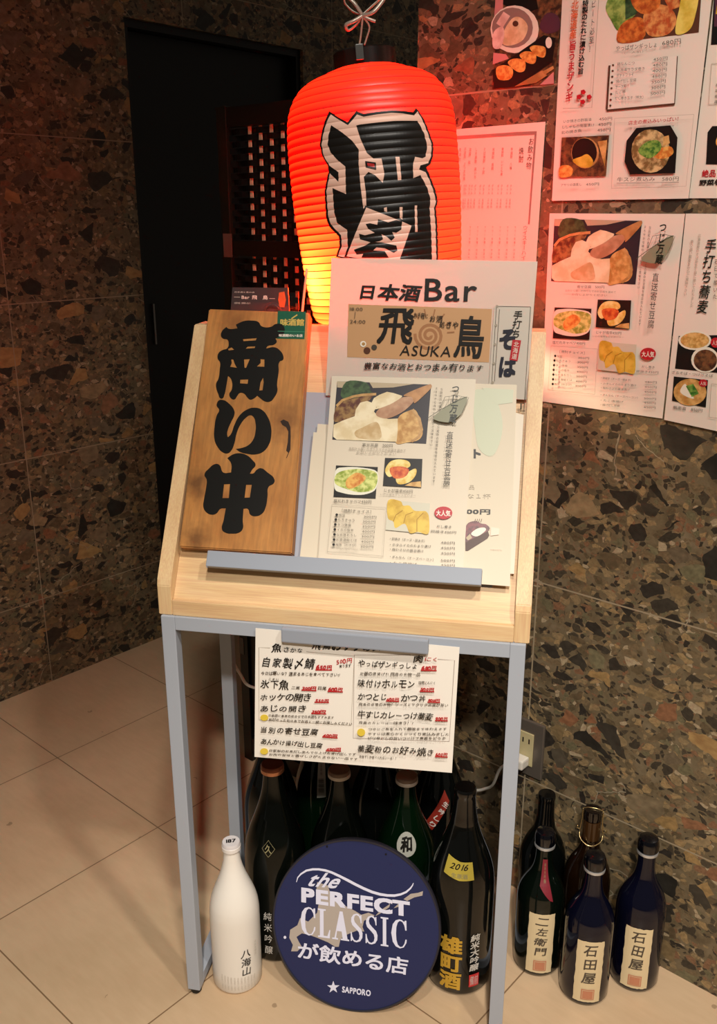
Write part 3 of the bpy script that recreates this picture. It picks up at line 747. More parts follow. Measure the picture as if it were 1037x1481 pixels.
DATA['karaage_poster']={"o":[0.27588,1.39443,1.5779],"out":[[0.00122,-0.02421],[0.21158,-0.06159],[0.20808,-0.37345],[0.0059,-0.37402]],"el":[["#","photograph"],["P","brown",[11701,-17647,9349,-10050,8937,-5794,19503,-7577,19892,-17728]],["P","lettuce",[6869,-13197,7810,-10892,9090,-7381,10751,-8167,11340,-14048,10176,-15246,9044,-16335,7860,-14962]],["P","leafdark",[9506,-11666,11499,-12474,11395,-14590,9836,-15068]],["P","karaage",[9037,-17653,9243,-15676,11112,-14957,12504,-15531,12561,-17635]],["P","karaage2",[12321,-14974,13520,-13855,15722,-14353,16879,-16067,15823,-17522,13252,-17281]],["P","karaage",[10427,-11265,13263,-11409,14516,-13934,12427,-14774,10640,-13422]],["P","karaage2",[13916,-11763,16622,-12149,17189,-14545,15827,-14759]],["P","karaage",[10751,-8167,16004,-8747,16956,-11941,12028,-11494]],["P","lemon",[16694,-9613,18837,-10448,19433,-13563,19291,-15590,18876,-17090,17901,-17681,16919,-17515,16879,-16067,17098,-14533,17136,-12222]],["#","photograph"],["P","page",[8043,-20275,17414,-20139,17649,-25827,8341,-25899]],["L","brown",120,[17458,-20178,17713,-25808]],["L","brown",238,[8193,-25889,12933,-25850,17711,-25784]],["L","brown",294,[8122,-20343,8211,-25766]],["P","brown",[8805,-20385,8782,-20461,8706,-20502,8607,-20492,8523,-20436,8485,-20354,8508,-20278,8583,-20237,8682,-20246,8767,-20303]],["P","brown",[8817,-21085,8794,-21162,8718,-21203,8619,-21194,8534,-21138,8496,-21056,8520,-20979,8595,-20938,8694,-20947,8779,-21003]],["P","brown",[8829,-21788,8806,-21865,8731,-21907,8631,-21898,8546,-21842,8508,-21760,8532,-21683,8607,-21641,8707,-21650,8791,-21706]],["P","brown",[8842,-22494,8819,-22571,8743,-22613,8643,-22605,8558,-22549,8520,-22466,8543,-22389,8619,-22347,8719,-22355,8804,-22411]],["P","brown",[8854,-23202,8831,-23279,8755,-23322,8656,-23314,8570,-23258,8532,-23175,8555,-23098,8631,-23055,8731,-23063,8816,-23119]],["P","brown",[8867,-23912,8843,-23990,8767,-24033,8668,-24025,8582,-23969,8544,-23886,8567,-23809,8644,-23765,8743,-23773,8829,-23829]],["P","brown",[8879,-24625,8856,-24703,8780,-24747,8680,-24739,8594,-24683,8556,-24600,8579,-24522,8656,-24478,8756,-24486,8841,-24542]],["P","brown",[8892,-25340,8869,-25418,8792,-25463,8692,-25455,8606,-25400,8568,-25317,8591,-25238,8668,-25194,8768,-25201,8854,-25257]],["#","photograph"],["P","stewd",[1654,-28973,8915,-29049,8924,-34266,1706,-34216]],["P","bamboo",[7607,-31242,7559,-31856,7309,-32405,6880,-32834,6310,-33102,5656,-33180,4981,-33058,4351,-32748,3831,-32278,3474,-31697,3316,-31061,3372,-30437,3636,-29885,4080,-29461,4658,-29206,5313,-29142,5980,-29274,6595,-29587,7101,-30051,7449,-30621]],["P","black",[7292,-31188,7250,-31766,7023,-32281,6633,-32685,6115,-32936,5520,-33009,4905,-32896,4332,-32605,3858,-32164,3532,-31619,3387,-31023,3437,-30436,3675,-29918,4077,-29520,4603,-29279,5198,-29218,5806,-29340,6367,-29634,6829,-30069,7147,-30604]],["P","egg",[3596,-32070,4912,-31602,5863,-31333,6782,-32189,6487,-32959,5029,-32993]],["P","carrot",[1651,-32839,3022,-32675,3822,-33329,3391,-34156,1754,-34175]],["P","broth",[7285,-29769,8689,-29638,8650,-33072,8045,-31626]],["#","photograph"],["P","black",[12801,-28378,17486,-28325,18609,-29851,18773,-34185,12472,-34162,11505,-32465,11551,-29880]],["P","nabe",[17763,-31439,17725,-32261,17432,-32997,16909,-33575,16204,-33938,15384,-34047,14529,-33887,13724,-33473,13052,-32843,12582,-32060,12362,-31205,12414,-30364,12731,-29623,13278,-29055,13998,-28713,14819,-28629,15660,-28807,16442,-29227,17090,-29847,17544,-30608]],["P","carrot",[15542,-31342,17656,-30856,18278,-31653,17383,-32293,15855,-32234]],["P","broth",[16666,-29655,17401,-29502,17657,-30472,16792,-30816]],["P","onion",[13406,-31053,14535,-30127,16065,-30105,16507,-31190,15192,-32208,13813,-31760]],["#","lettering"],["V","orange","北海道産",[2445,-11785,2435,-16542],1071,0.02,0],["V","red","旨うまザンギ",[2484,-16695,2455,-24408],1166,0.02,0],["V","ink","特製のたれに漬け込む旨",[4009,-11995,3965,-21101],900,0.03,0],["V","ink","ビート必至！",[5197,-12155,5314,-18616],736,0.0,0],["V","orange","発祥の地",[2507,-6493,2421,-11207],1060,0.02,0],["V","ink","冷えた",[5237,-9061,5219,-11875],731,0.0,0],["P","red",[5022,-23374,4747,-23677,4244,-23513,4210,-23108,4692,-23023]],["P","red",[5998,-24069,5725,-24372,5226,-24210,5191,-23806,5669,-23720]],["P","red",[5066,-24619,4790,-24926,4285,-24764,4251,-24357,4734,-24268]],["P","red",[4456,-23950,4179,-24256,3672,-24092,3639,-23685,4124,-23598]],["L","lgrey",73,[1628,-25212,6087,-25406,5950,-12257]],["T","grey","やっぱザンギっしょ",[9040,-18732,14670,-18863,8982,-18116],0.0,0],["T","grey","680円",[15440,-18811,17879,-18809,15345,-18213],0.0,0],["T","grey2","（一人前）",[10240,-19243,12893,-19325,10213,-18964],0.0,0],["T","grey","鶏なんこつ",[9366,-20547,11847,-20618,9329,-20158],0.0,0],["T","grey","450円",[14409,-20501,16319,-20515,14368,-20110],0.0,0],["T","grey","北海道サラダ巻き",[9388,-21239,13317,-21435,9351,-20848],0.0,0],["T","grey","480円",[14426,-21173,16338,-21180,14384,-20781],0.0,0],["T","grey","ポテトフライ",[9411,-21933,11843,-21981,9374,-21541],0.0,0],["T","grey","400円",[14442,-21847,16358,-21847,14401,-21453],0.0,0],["T","grey","揚げだし豆腐",[9434,-22629,12308,-22706,9397,-22235],0.0,0],["T","grey","480円",[14458,-22523,16377,-22516,14417,-22129],0.0,0],["T","grey","チーズ揚げ",[9457,-23327,11341,-23312,9419,-22933],0.0,0],["T","grey","350円",[14475,-23202,16397,-23188,14433,-22806],0.0,0],["T","grey","たこ串",[9479,-24028,10909,-23969,9442,-23632],0.0,0],["T","grey","300円",[14491,-23883,16416,-23862,14450,-23486],0.0,0],["T","grey","だし巻き玉子（明太）",[9502,-24731,13530,-24864,9465,-24334],0.0,0],["T","grey","500円",[14508,-24566,16436,-24538,14466,-24167],0.0,0],["T","grey","いか焼きの酢醤油",[1960,-27136,6218,-27114,1927,-26724],0.0,0],["T","grey","450円",[7410,-27188,9324,-27208,7372,-26767],0.0,0],["T","grey","ししゃもの南蛮漬け",[1841,-27848,6759,-27848,1809,-27435],0.0,0],["T","grey","450円",[7354,-27883,9273,-27896,7316,-27461],0.0,0],["T","grey","北の焼き魚",[1722,-28563,4891,-28449,1690,-28148],0.0,0],["T","grey","450円",[7298,-28581,9221,-28588,7260,-28158],0.0,0],["T","grey","アサリの酒蒸し",[2238,-35505,5482,-35467,2208,-35121],0.0,0],["T","grey","450円",[6172,-35502,8153,-35482,6139,-35126],0.0,0],["L","lgrey",35,[9721,-27016,20601,-27244]],["L","lgrey",31,[20601,-27244,20550,-35823]],["L","lgrey",32,[20550,-35823,10091,-35913]],["L","lgrey",35,[10091,-35913,9721,-27016]],["T","red","店主の煮込みいっぱい！",[11751,-27984,18601,-27901,11787,-27440],0.01,0],["T","grey","牛スジ煮込み　580円",[10831,-35070,19481,-35177,10823,-34500],0.0,0],["L","grey",47,[10778,-35252,19560,-35315]]]}
DATA['skewer_poster']={"o":[0.43664,1.25435,1.46821],"out":[[0.0,0.0],[0.12472,-0.01619],[0.13775,-0.26529],[-0.00501,-0.26343]],"el":[["#","photograph"],["P","black",[229,-8319,-90,-1798,7280,-2849,8101,-8872]],["P","purple",[388,-6309,55,-2426,2030,-2701,2342,-6542]],["P","egg",[393,-4919,470,-3855,1533,-4148,1668,-5233]],["#","photograph"],["P","black",[1271,-22235,1035,-18444,1540,-17732,9351,-18037,9983,-22669]],["P","carrot",[2210,-19577,2644,-18778,3923,-19172,3912,-20480,2648,-20258]],["#","lettering"],["T","red","絶品",[908,-23796,2686,-23793,894,-22897],0.02,0],["T","ink","野菜巻き串",[660,-24813,5506,-24799,687,-24096],0.03,0],["L","lgrey",54,[785,-15154,613,-10488]],["L","lgrey",54,[613,-10488,10013,-11176]],["L","lgrey",54,[785,-15154,10658,-15793]],["T","grey","串焼きいろいろ",[1468,-13193,5767,-13519,1437,-12790],0.0,0],["T","grey","串焼きいろいろ",[1494,-13836,5850,-14152,1462,-13432],0.0,0],["T","grey","串焼きいろいろ",[1519,-14481,5933,-14787,1488,-14076],0.0,0],["T","grey","串焼きいろいろ",[1545,-15128,6015,-15423,1513,-14722],0.0,0]]}
DATA['soba_poster']={"o":[0.43076,1.25741,1.18577],"out":[[0.0,0.0],[0.13845,-0.00161],[0.15865,-0.28671],[-2e-05,-0.27617]],"el":[["#","photograph"],["P","black",[818,-15861,8081,-15121,8343,-20271,794,-20318]],["P","plate",[5325,-16079,5265,-16481,4996,-16863,4541,-17189,3944,-17427,3260,-17553,2557,-17553,1904,-17426,1366,-17183,1000,-16848,843,-16455,910,-16045,1194,-15657,1666,-15331,2275,-15099,2962,-14983,3658,-14992,4296,-15125,4817,-15367,5171,-15696]],["P","noodle",[5051,-16102,4995,-16432,4757,-16746,4356,-17015,3832,-17213,3233,-17318,2619,-17321,2049,-17220,1582,-17024,1264,-16752,1129,-16431,1190,-16095,1441,-15777,1854,-15508,2388,-15315,2989,-15216,3598,-15219,4156,-15325,4611,-15521,4918,-15788]],["P","plate",[6665,-18529,6639,-19063,6435,-19566,6070,-19988,5580,-20287,5010,-20434,4417,-20412,3858,-20221,3391,-19881,3063,-19424,2908,-18897,2940,-18353,3155,-17845,3532,-17426,4031,-17135,4602,-17000,5189,-17032,5736,-17226,6191,-17564,6511,-18013]],["P","stewd",[6422,-18631,6400,-19081,6227,-19504,5920,-19859,5506,-20110,5026,-20233,4527,-20214,4058,-20054,3666,-19768,3390,-19385,3259,-18942,3286,-18485,3467,-18059,3783,-17705,4202,-17460,4683,-17345,5178,-17371,5639,-17535,6023,-17819,6292,-18196]],["#","photograph"],["P","black",[767,-21399,5523,-21373,5663,-25077,866,-24780]],["P","broth",[5518,-23015,5477,-23592,5221,-24143,4773,-24614,4174,-24958,3482,-25141,2764,-25143,2091,-24962,1532,-24614,1143,-24134,965,-23570,1015,-22979,1287,-22421,1753,-21953,2364,-21618,3058,-21449,3768,-21460,4424,-21649,4966,-21995,5343,-22465]],["P","plate",[1861,-23317,2466,-22225,3204,-23256,3916,-24084,2763,-23923]],["P","onion",[2602,-22514,3584,-22096,4500,-23301,3589,-23921]],["#","lettering"],["P","red",[6602,-16261,6594,-16465,6524,-16654,6396,-16812,6224,-16921,6023,-16971,5815,-16957,5619,-16880,5455,-16748,5338,-16574,5281,-16374,5290,-16169,5362,-15979,5491,-15822,5665,-15714,5865,-15666,6072,-15681,6267,-15758,6430,-15890,6545,-16063]],["P","red",[5531,-21771,5520,-21933,5453,-22086,5335,-22215,5178,-22307,4996,-22354,4809,-22351,4633,-22297,4487,-22198,4385,-22065,4336,-21909,4347,-21746,4416,-21593,4535,-21464,4693,-21372,4875,-21326,5062,-21331,5236,-21385,5381,-21483,5483,-21616]],["T","paper","人気",[5555,-16681,6456,-16661,5476,-16027],0.0,0],["T","paper","人気",[4565,-22123,5370,-22110,4509,-21648],0.0,0],["V","inkgreen","手打ち蕎麦",[3870,-3044,3657,-12721],1485,0.01,1],["V","lgrey","北海道産のそば粉を丁寧に挽いて打ちました",[2199,-2513,2207,-11944],428,0.0,0],["V","lgrey","香り高い蕎麦をぜひご賞味下さい",[1305,-3264,1136,-10519],472,0.0,0],["V","grey","石臼で挽いた",[4821,-5506,5197,-10815],572,0.0,0],["T","grey","ざるそば・つけ汁そば　650円",[452,-21026,8224,-20872,449,-20618],0.0,0],["T","grey","鴨南蛮　850円",[1199,-25879,5282,-25800,1188,-25402],0.0,0],["L","lgrey",59,[6075,-21808,11390,-21678]],["L","lgrey",59,[6075,-21808,6315,-26309]],["L","lgrey",60,[6315,-26309,11994,-26303]]]}
DATA['drinks_menu']={"o":[0.09025,1.5608,1.30932],"out":[[0.0,0.0],[0.23561,0.00169],[0.23259,-0.2845],[-0.00475,-0.29261]],"el":[["#","lettering"],["P","fade",[650,-859,12460,-944,19014,-934,22239,-1013,22270,-1471,19044,-1413,12483,-1393,662,-1332]],["P","fade",[21942,-1310,22274,-1015,21943,-13792,21669,-13793]],["V","grey","お飲み物",[21495,-1787,21216,-6165],925,0.0,0],["V","grey","焼酎",[19817,-3003,19921,-5198],834,0.0,0],["V","fadet","芋焼酎　八幡",[18228,-3004,18194,-6099],405,0.0,0],["V","fadet","グラス　五百円",[18391,-8118,18301,-11589],335,0.0,0],["V","fadet","ボトル　三千円",[17793,-8105,17736,-11585],337,0.0,0],["V","fadet","麦焼酎　いいとも麦",[16649,-2931,16651,-6875],411,0.0,0],["V","fadet","グラス　五百円",[16795,-8082,16692,-11579],340,0.0,0],["V","fadet","ボトル　三千円",[16189,-8069,16118,-11575],342,0.0,0],["V","fadet","米焼酎　鳥飼",[15046,-2858,14993,-6074],417,0.0,0],["V","fadet","グラス　五百円",[15176,-8046,15058,-11569],345,0.0,0],["V","fadet","ボトル　三千円",[14560,-8033,14475,-11565],347,0.0,0],["V","fadet","そば焼酎　十割",[13478,-2786,13439,-6557],423,0.0,0],["V","fadet","グラス　五百円",[13591,-8011,13459,-11559],350,0.0,0],["V","fadet","ボトル　三千円",[12966,-7998,12868,-11555],352,0.0,0],["V","fadet","しそ焼酎　黒いち",[11965,-2717,11946,-7205],429,0.0,0],["V","fadet","グラス　五百円",[12062,-7977,11916,-11549],355,0.0,0],["V","fadet","ボトル　三千円",[11429,-7963,11316,-11546],357,0.0,0],["V","fadet","泡盛　残",[10886,-2668,10761,-5099],433,0.0,0],["V","fadet","グラス　五百円",[10971,-7953,10815,-11543],358,0.0,0],["V","fadet","ボトル　三千円",[10332,-7939,10209,-11539],360,0.0,0],["V","fadet","芋焼酎　さつまの風",[9956,-2626,9926,-7386],437,0.0,0],["V","fadet","グラス　五百円",[10031,-7932,9865,-11537],361,0.0,0],["V","fadet","ボトル　三千円",[9386,-7918,9255,-11533],363,0.0,0],["V","fadet","麦焼酎　二番",[9038,-2584,8972,-6740],440,0.0,0],["V","fadet","グラス　五百円",[9102,-7912,8928,-11531],364,0.0,0],["V","fadet","ボトル　三千円",[8452,-7897,8313,-11527],366,0.0,0],["V","fadet","黒糖焼酎",[8092,-2540,8011,-6558],444,0.0,0],["V","fadet","グラス　五百円",[8146,-7891,7963,-11525],367,0.0,0],["V","fadet","ボトル　三千円",[7490,-7876,7342,-11521],369,0.0,0],["V","fadet","栗焼酎　大地",[6975,-2489,6895,-6840],449,0.0,0],["V","fadet","グラス　五百円",[7016,-7866,6822,-11518],371,0.0,0],["V","fadet","ボトル　三千円",[6354,-7851,6195,-11514],373,0.0,0],["V","fadet","ウイスキーハイ",[21404,-13946,21360,-18931],878,0.0,0],["V","fadet","サワー各種　四百円",[19645,-13954,19670,-18900],298,0.0,0],["V","fadet","サワー各種　四百円",[18330,-13961,18341,-18937],302,0.0,0],["V","fadet","サワー各種　四百円",[17000,-13967,16996,-18974],306,0.0,0],["V","fadet","サワー各種　四百円",[15653,-13973,15634,-19012],309,0.0,0],["V","fadet","サワー各種　四百円",[14289,-13980,14254,-19050],313,0.0,0],["V","fadet","サワー各種　四百円",[12908,-13986,12858,-19089],317,0.0,0],["V","fadet","サワー各種　四百円",[11510,-13993,11443,-19128],321,0.0,0]]}
DATA['food_photo']={"o":[0.2024,1.46244,1.53243],"out":[[0.0,0.0],[0.10522,-0.01161],[0.09684,-0.17304],[-0.0068,-0.17074]],"el":[["#","photograph"],["P","stewd",[60,-191,10424,-1318,9684,-17304,-656,-17056]],["P","pink",[-732,-5428,438,-3362,633,-6732,-820,-7487]],["P","pink",[-727,-13832,-684,-12284,1477,-12700,2012,-13329]],["P","pink",[7373,-17259,9498,-15752,9681,-17266]],["P","purple",[6843,-9730,7899,-8216,9661,-8800,10017,-10471,8086,-10794]],["P","black",[600,-6167,976,-4176,5827,-5224,6452,-7485,4584,-7795]],["P","plate",[6751,-10087,6625,-11002,6125,-11791,5293,-12375,4205,-12697,2962,-12719,1686,-12435,505,-11867,-459,-11071,-1104,-10127,-1362,-9133,-1208,-8191,-661,-7397,218,-6830,1336,-6543,2581,-6558,3830,-6869,4964,-7442,5880,-8220,6495,-9130]],["P","fade",[5787,-9789,5677,-10566,5248,-11233,4537,-11727,3608,-11996,2550,-12011,1465,-11766,464,-11284,-353,-10609,-898,-9811,-1117,-8971,-987,-8175,-524,-7503,221,-7023,1172,-6778,2231,-6790,3295,-7053,4263,-7540,5045,-8201,5569,-8975]],["P","bun",[819,-9958,2197,-8239,3653,-8233,4935,-9502,4320,-11109,2405,-11653,897,-11299]],["P","bun2",[-388,-8487,779,-7125,1928,-7831,775,-9195]],["P","bun2",[-755,-9586,767,-9043,1053,-10555,426,-11823,-778,-11502]],["P","brown",[3387,-8982,3370,-9095,3307,-9191,3204,-9262,3071,-9299,2921,-9299,2768,-9263,2628,-9193,2514,-9096,2438,-8983,2406,-8863,2423,-8749,2487,-8653,2590,-8583,2724,-8546,2874,-8546,3027,-8583,3166,-8653,3279,-8749,3355,-8863]],["P","black",[-685,-14617,1534,-13666,7630,-10925,9524,-11507,9283,-14429,3733,-17185,-297,-17046]],["P","carrot",[-56,-14481,1059,-14102,2580,-14536,2889,-15527,2180,-16141,404,-15888]],["P","carrot",[1921,-13896,3006,-13429,4743,-13887,4824,-15130,3609,-15209]],["P","carrot",[3844,-13133,4905,-12675,6497,-13216,6455,-14338,5248,-14221]],["P","carrot",[5484,-12361,6299,-12074,7980,-12533,7949,-13738,6629,-13417]],["P","spoonb",[3236,-17143,7716,-15399,8592,-16138,6873,-16932]],["P","bamboo",[7729,-15589,9441,-15001,9586,-15387,8231,-16011]],["P","plate",[9035,-12039,9026,-12254,8968,-12442,8866,-12586,8730,-12671,8573,-12689,8412,-12638,8260,-12522,8135,-12353,8047,-12147,8006,-11926,8015,-11710,8074,-11522,8177,-11378,8313,-11295,8470,-11278,8631,-11330,8781,-11446,8906,-11614,8994,-11819]]]}
DATA['bar_sheet']={"o":[-0.03747,1.3089,1.12744],"out":[[0.0,0.0],[0.28153,-0.00242],[0.27747,-0.18628],[-9e-05,-0.19015]],"el":[["#","photograph"],["P","kraft",[2677,-6306,22484,-6637,22463,-13791,2831,-13590]],["L","spiral",421,[14400,-10367,14426,-10468,14408,-10582,14339,-10691,14222,-10772,14068,-10806,13897,-10779,13734,-10685,13607,-10529,13541,-10327,13555,-10103,13655,-9890,13838,-9719,14085,-9621,14368,-9618,14649,-9720,14888,-9922,15047,-10205,15097,-10536,15021,-10873,14820,-11170,14511,-11382,14130,-11474,13722,-11422,13343,-11226,13047,-10900,12879,-10482,12871,-10023,13034,-9583,13355,-9222,13800,-8995,14316,-8938,14837,-9069,15294,-9380,15622,-9838,15772,-10390,15715,-10967,15448,-11494,14996,-11899,14410,-12121,13762,-12122,13135,-11892,12614,-11451,12274,-10849,12167,-10159]],["L","spiral",191,[11939,-8945,11060,-8458]],["L","spiral",190,[12612,-8184,12004,-7394]],["L","spiral",190,[13548,-7769,13314,-6815]],["L","spiral",189,[14584,-7770,14761,-6819]],["L","spiral",189,[15540,-8187,16096,-7403]],["L","spiral",188,[16251,-8946,17088,-8463]],["L","spiral",188,[16595,-9915,17570,-9816]],["P","paper",[5460,-11726,5445,-11857,5389,-11976,5297,-12071,5180,-12134,5047,-12158,4912,-12141,4789,-12084,4689,-11993,4622,-11877,4595,-11747,4610,-11616,4666,-11497,4758,-11401,4875,-11339,5008,-11315,5143,-11333,5266,-11390,5366,-11480,5433,-11596]],["P","bamboo",[5309,-11730,5300,-11802,5269,-11867,5219,-11920,5154,-11954,5081,-11967,5007,-11958,4940,-11926,4885,-11876,4848,-11812,4833,-11741,4841,-11669,4872,-11604,4922,-11551,4987,-11517,5060,-11504,5134,-11513,5202,-11545,5257,-11595,5294,-11658]],["P","brown",[6085,-12617,6068,-12761,6007,-12892,5906,-12997,5777,-13067,5631,-13093,5483,-13074,5348,-13012,5238,-12912,5164,-12784,5134,-12641,5151,-12497,5212,-12366,5313,-12261,5442,-12192,5588,-12166,5736,-12185,5871,-12247,5981,-12347,6055,-12475]],["P","grey",[6990,-12152,6977,-12270,6927,-12377,6845,-12462,6739,-12519,6620,-12541,6500,-12525,6389,-12474,6299,-12392,6239,-12288,6215,-12171,6228,-12054,6279,-11947,6360,-11861,6466,-11805,6585,-11783,6706,-11799,6816,-11850,6906,-11932,6966,-12036]],["#","lettering"],["T","ink","日本酒",[4265,-5986,13013,-5847,4154,-3557],0.03,1],["T","ink","Bar",[13219,-5760,20313,-5730,13234,-2699],0.012,0],["T","ink","飛",[6906,-11733,12158,-11607,6675,-6827],0.018,1],["T","ink","鳥",[17598,-13343,21756,-13314,17340,-7613],0.018,1],["T","ink","ASUKA",[10192,-13185,17193,-13208,10379,-11775],0.0,0],["T","grey","18:00",[2977,-7185,4753,-7196,2958,-6764],0.0,0],["T","grey","24:00",[3056,-8932,5222,-8931,3035,-8469],0.0,0],["L","grey",65,[3743,-7340,3678,-8288]],["T","ink","お手軽に",[11922,-8130,13888,-8154,11881,-7298],0.01,1],["T","ink","お酒",[14162,-8564,15947,-8570,14116,-7673],0.01,1],["T","ink","処きや",[15461,-9305,18080,-9395,15455,-8373],0.01,1],["T","ink","豊富なお酒とおつまみ有ります",[5256,-15281,21709,-15135,5292,-14180],0.01,1]],"axes":[[0.04501,0.24053,0.9696],[-0.17836,-0.95305,0.24471]]}
DATA['soba_flyer']={"o":[0.18315,1.25,1.06782],"out":[[0.0,0.0],[0.05001,-0.00054],[0.04703,-0.12447],[-0.00159,-0.12336]],"el":[["#","lettering"],["L","grey",67,[289,-93,4814,-97]],["L","grey",67,[289,-93,225,-10171]],["L","grey",66,[4814,-97,4720,-13797]],["L","grey",67,[713,-486,574,-10160]],["P","lgrey",[557,-88,527,-199,437,-268,321,-270,224,-204,182,-95,212,16,302,85,418,87,515,21]],["P","lgrey",[550,-2629,520,-2740,430,-2810,314,-2813,216,-2746,174,-2637,204,-2526,294,-2456,410,-2454,508,-2520]],["P","lgrey",[542,-5178,513,-5289,422,-5359,306,-5362,209,-5296,167,-5187,196,-5075,287,-5005,403,-5002,500,-5068]],["P","lgrey",[535,-7733,505,-7845,415,-7916,299,-7919,201,-7854,159,-7744,189,-7632,279,-7561,395,-7558,493,-7624]],["P","lgrey",[528,-10297,498,-10409,408,-10480,291,-10484,193,-10418,151,-10308,181,-10196,272,-10125,388,-10121,486,-10187]],["V","ink","手打ち",[3251,-575,3063,-4314],1219,0.01,1],["V","navyink","そば",[1900,-2602,2306,-9890],2446,0.04,1],["P","red",[2674,-4510,3822,-4564,3499,-7329,2424,-7197]],["V","paper","北海道",[3245,-4711,3008,-7128],744,0.0,0],["L","ink",80,[3741,-13969,4890,-13980]],["T","ink","」",[3733,-13834,4400,-13809,3687,-13026],0.0,0]]}
DATA['dessert_sheet']={"o":[0.04015,1.24982,0.96536],"out":[[0.0,0.0],[0.17634,0.00094],[0.18296,-0.2734],[0.01035,-0.272]],"el":[["#","lettering"],["P","palegreen",[11851,-1153,14448,-1367,15928,-4650,15966,-7647,14988,-10070,13244,-9262,12501,-6601]],["P","palegreen",[12959,-500,17254,-656,17216,-2483,15110,-2866]],["T","ink","ト",[12545,-10517,13495,-10471,12459,-9232],0.05,0],["T","lgrey","品",[12224,-14830,12927,-14820,12210,-14225],0.0,0],["T","lgrey","な１杯",[12038,-16063,15125,-15932,12020,-15404],0.0,0],["T","ink","100円",[11808,-18212,15218,-18067,11787,-17517],0.03,0],["#","photograph"],["P","cake",[12235,-21875,12949,-21555,14988,-20123,15274,-20860,15062,-21284,12652,-23079,12320,-23101]],["P","caket",[12218,-19672,13316,-19052,14138,-19348,14812,-19445,15191,-20179,12949,-21555,12249,-21874]],["P","plate",[12898,-20803,13651,-20068,14573,-19873,14732,-20276,13719,-21095]],["P","beige",[12269,-21392,12765,-20811,13068,-21342,12559,-21717]],["L","brown",67,[13259,-19194,13365,-18773]],["L","brown",67,[13525,-19178,13632,-18757]],["L","brown",67,[13792,-19162,13898,-18741]],["L","brown",67,[14058,-19146,14165,-18725]],["P","palepink",[15430,-19752,16501,-19893,16485,-20716,15437,-20918]],["T","palepink","季節の甘味",[15556,-22821,17006,-22794,15539,-22550],0.0,0]]}
DATA['cream_sheet']={"o":[-0.06238,1.23293,0.89742],"out":[[0.0,0.0],[0.10409,-0.00244],[0.11392,-0.19618],[0.00027,-0.17871]],"el":[]}
DATA['cream_sheet_back']={"o":[-0.0568,1.24043,0.90751],"out":[[0.0,0.0],[0.10817,-0.00247],[0.11711,-0.21108],[0.00012,-0.18821]],"el":[]}
DATA['white_sheet']={"o":[0.0781,1.24276,0.95844],"out":[[0.0,0.0],[0.14922,-0.03422],[0.14867,-0.25042],[0.01132,-0.25075]],"el":[]}
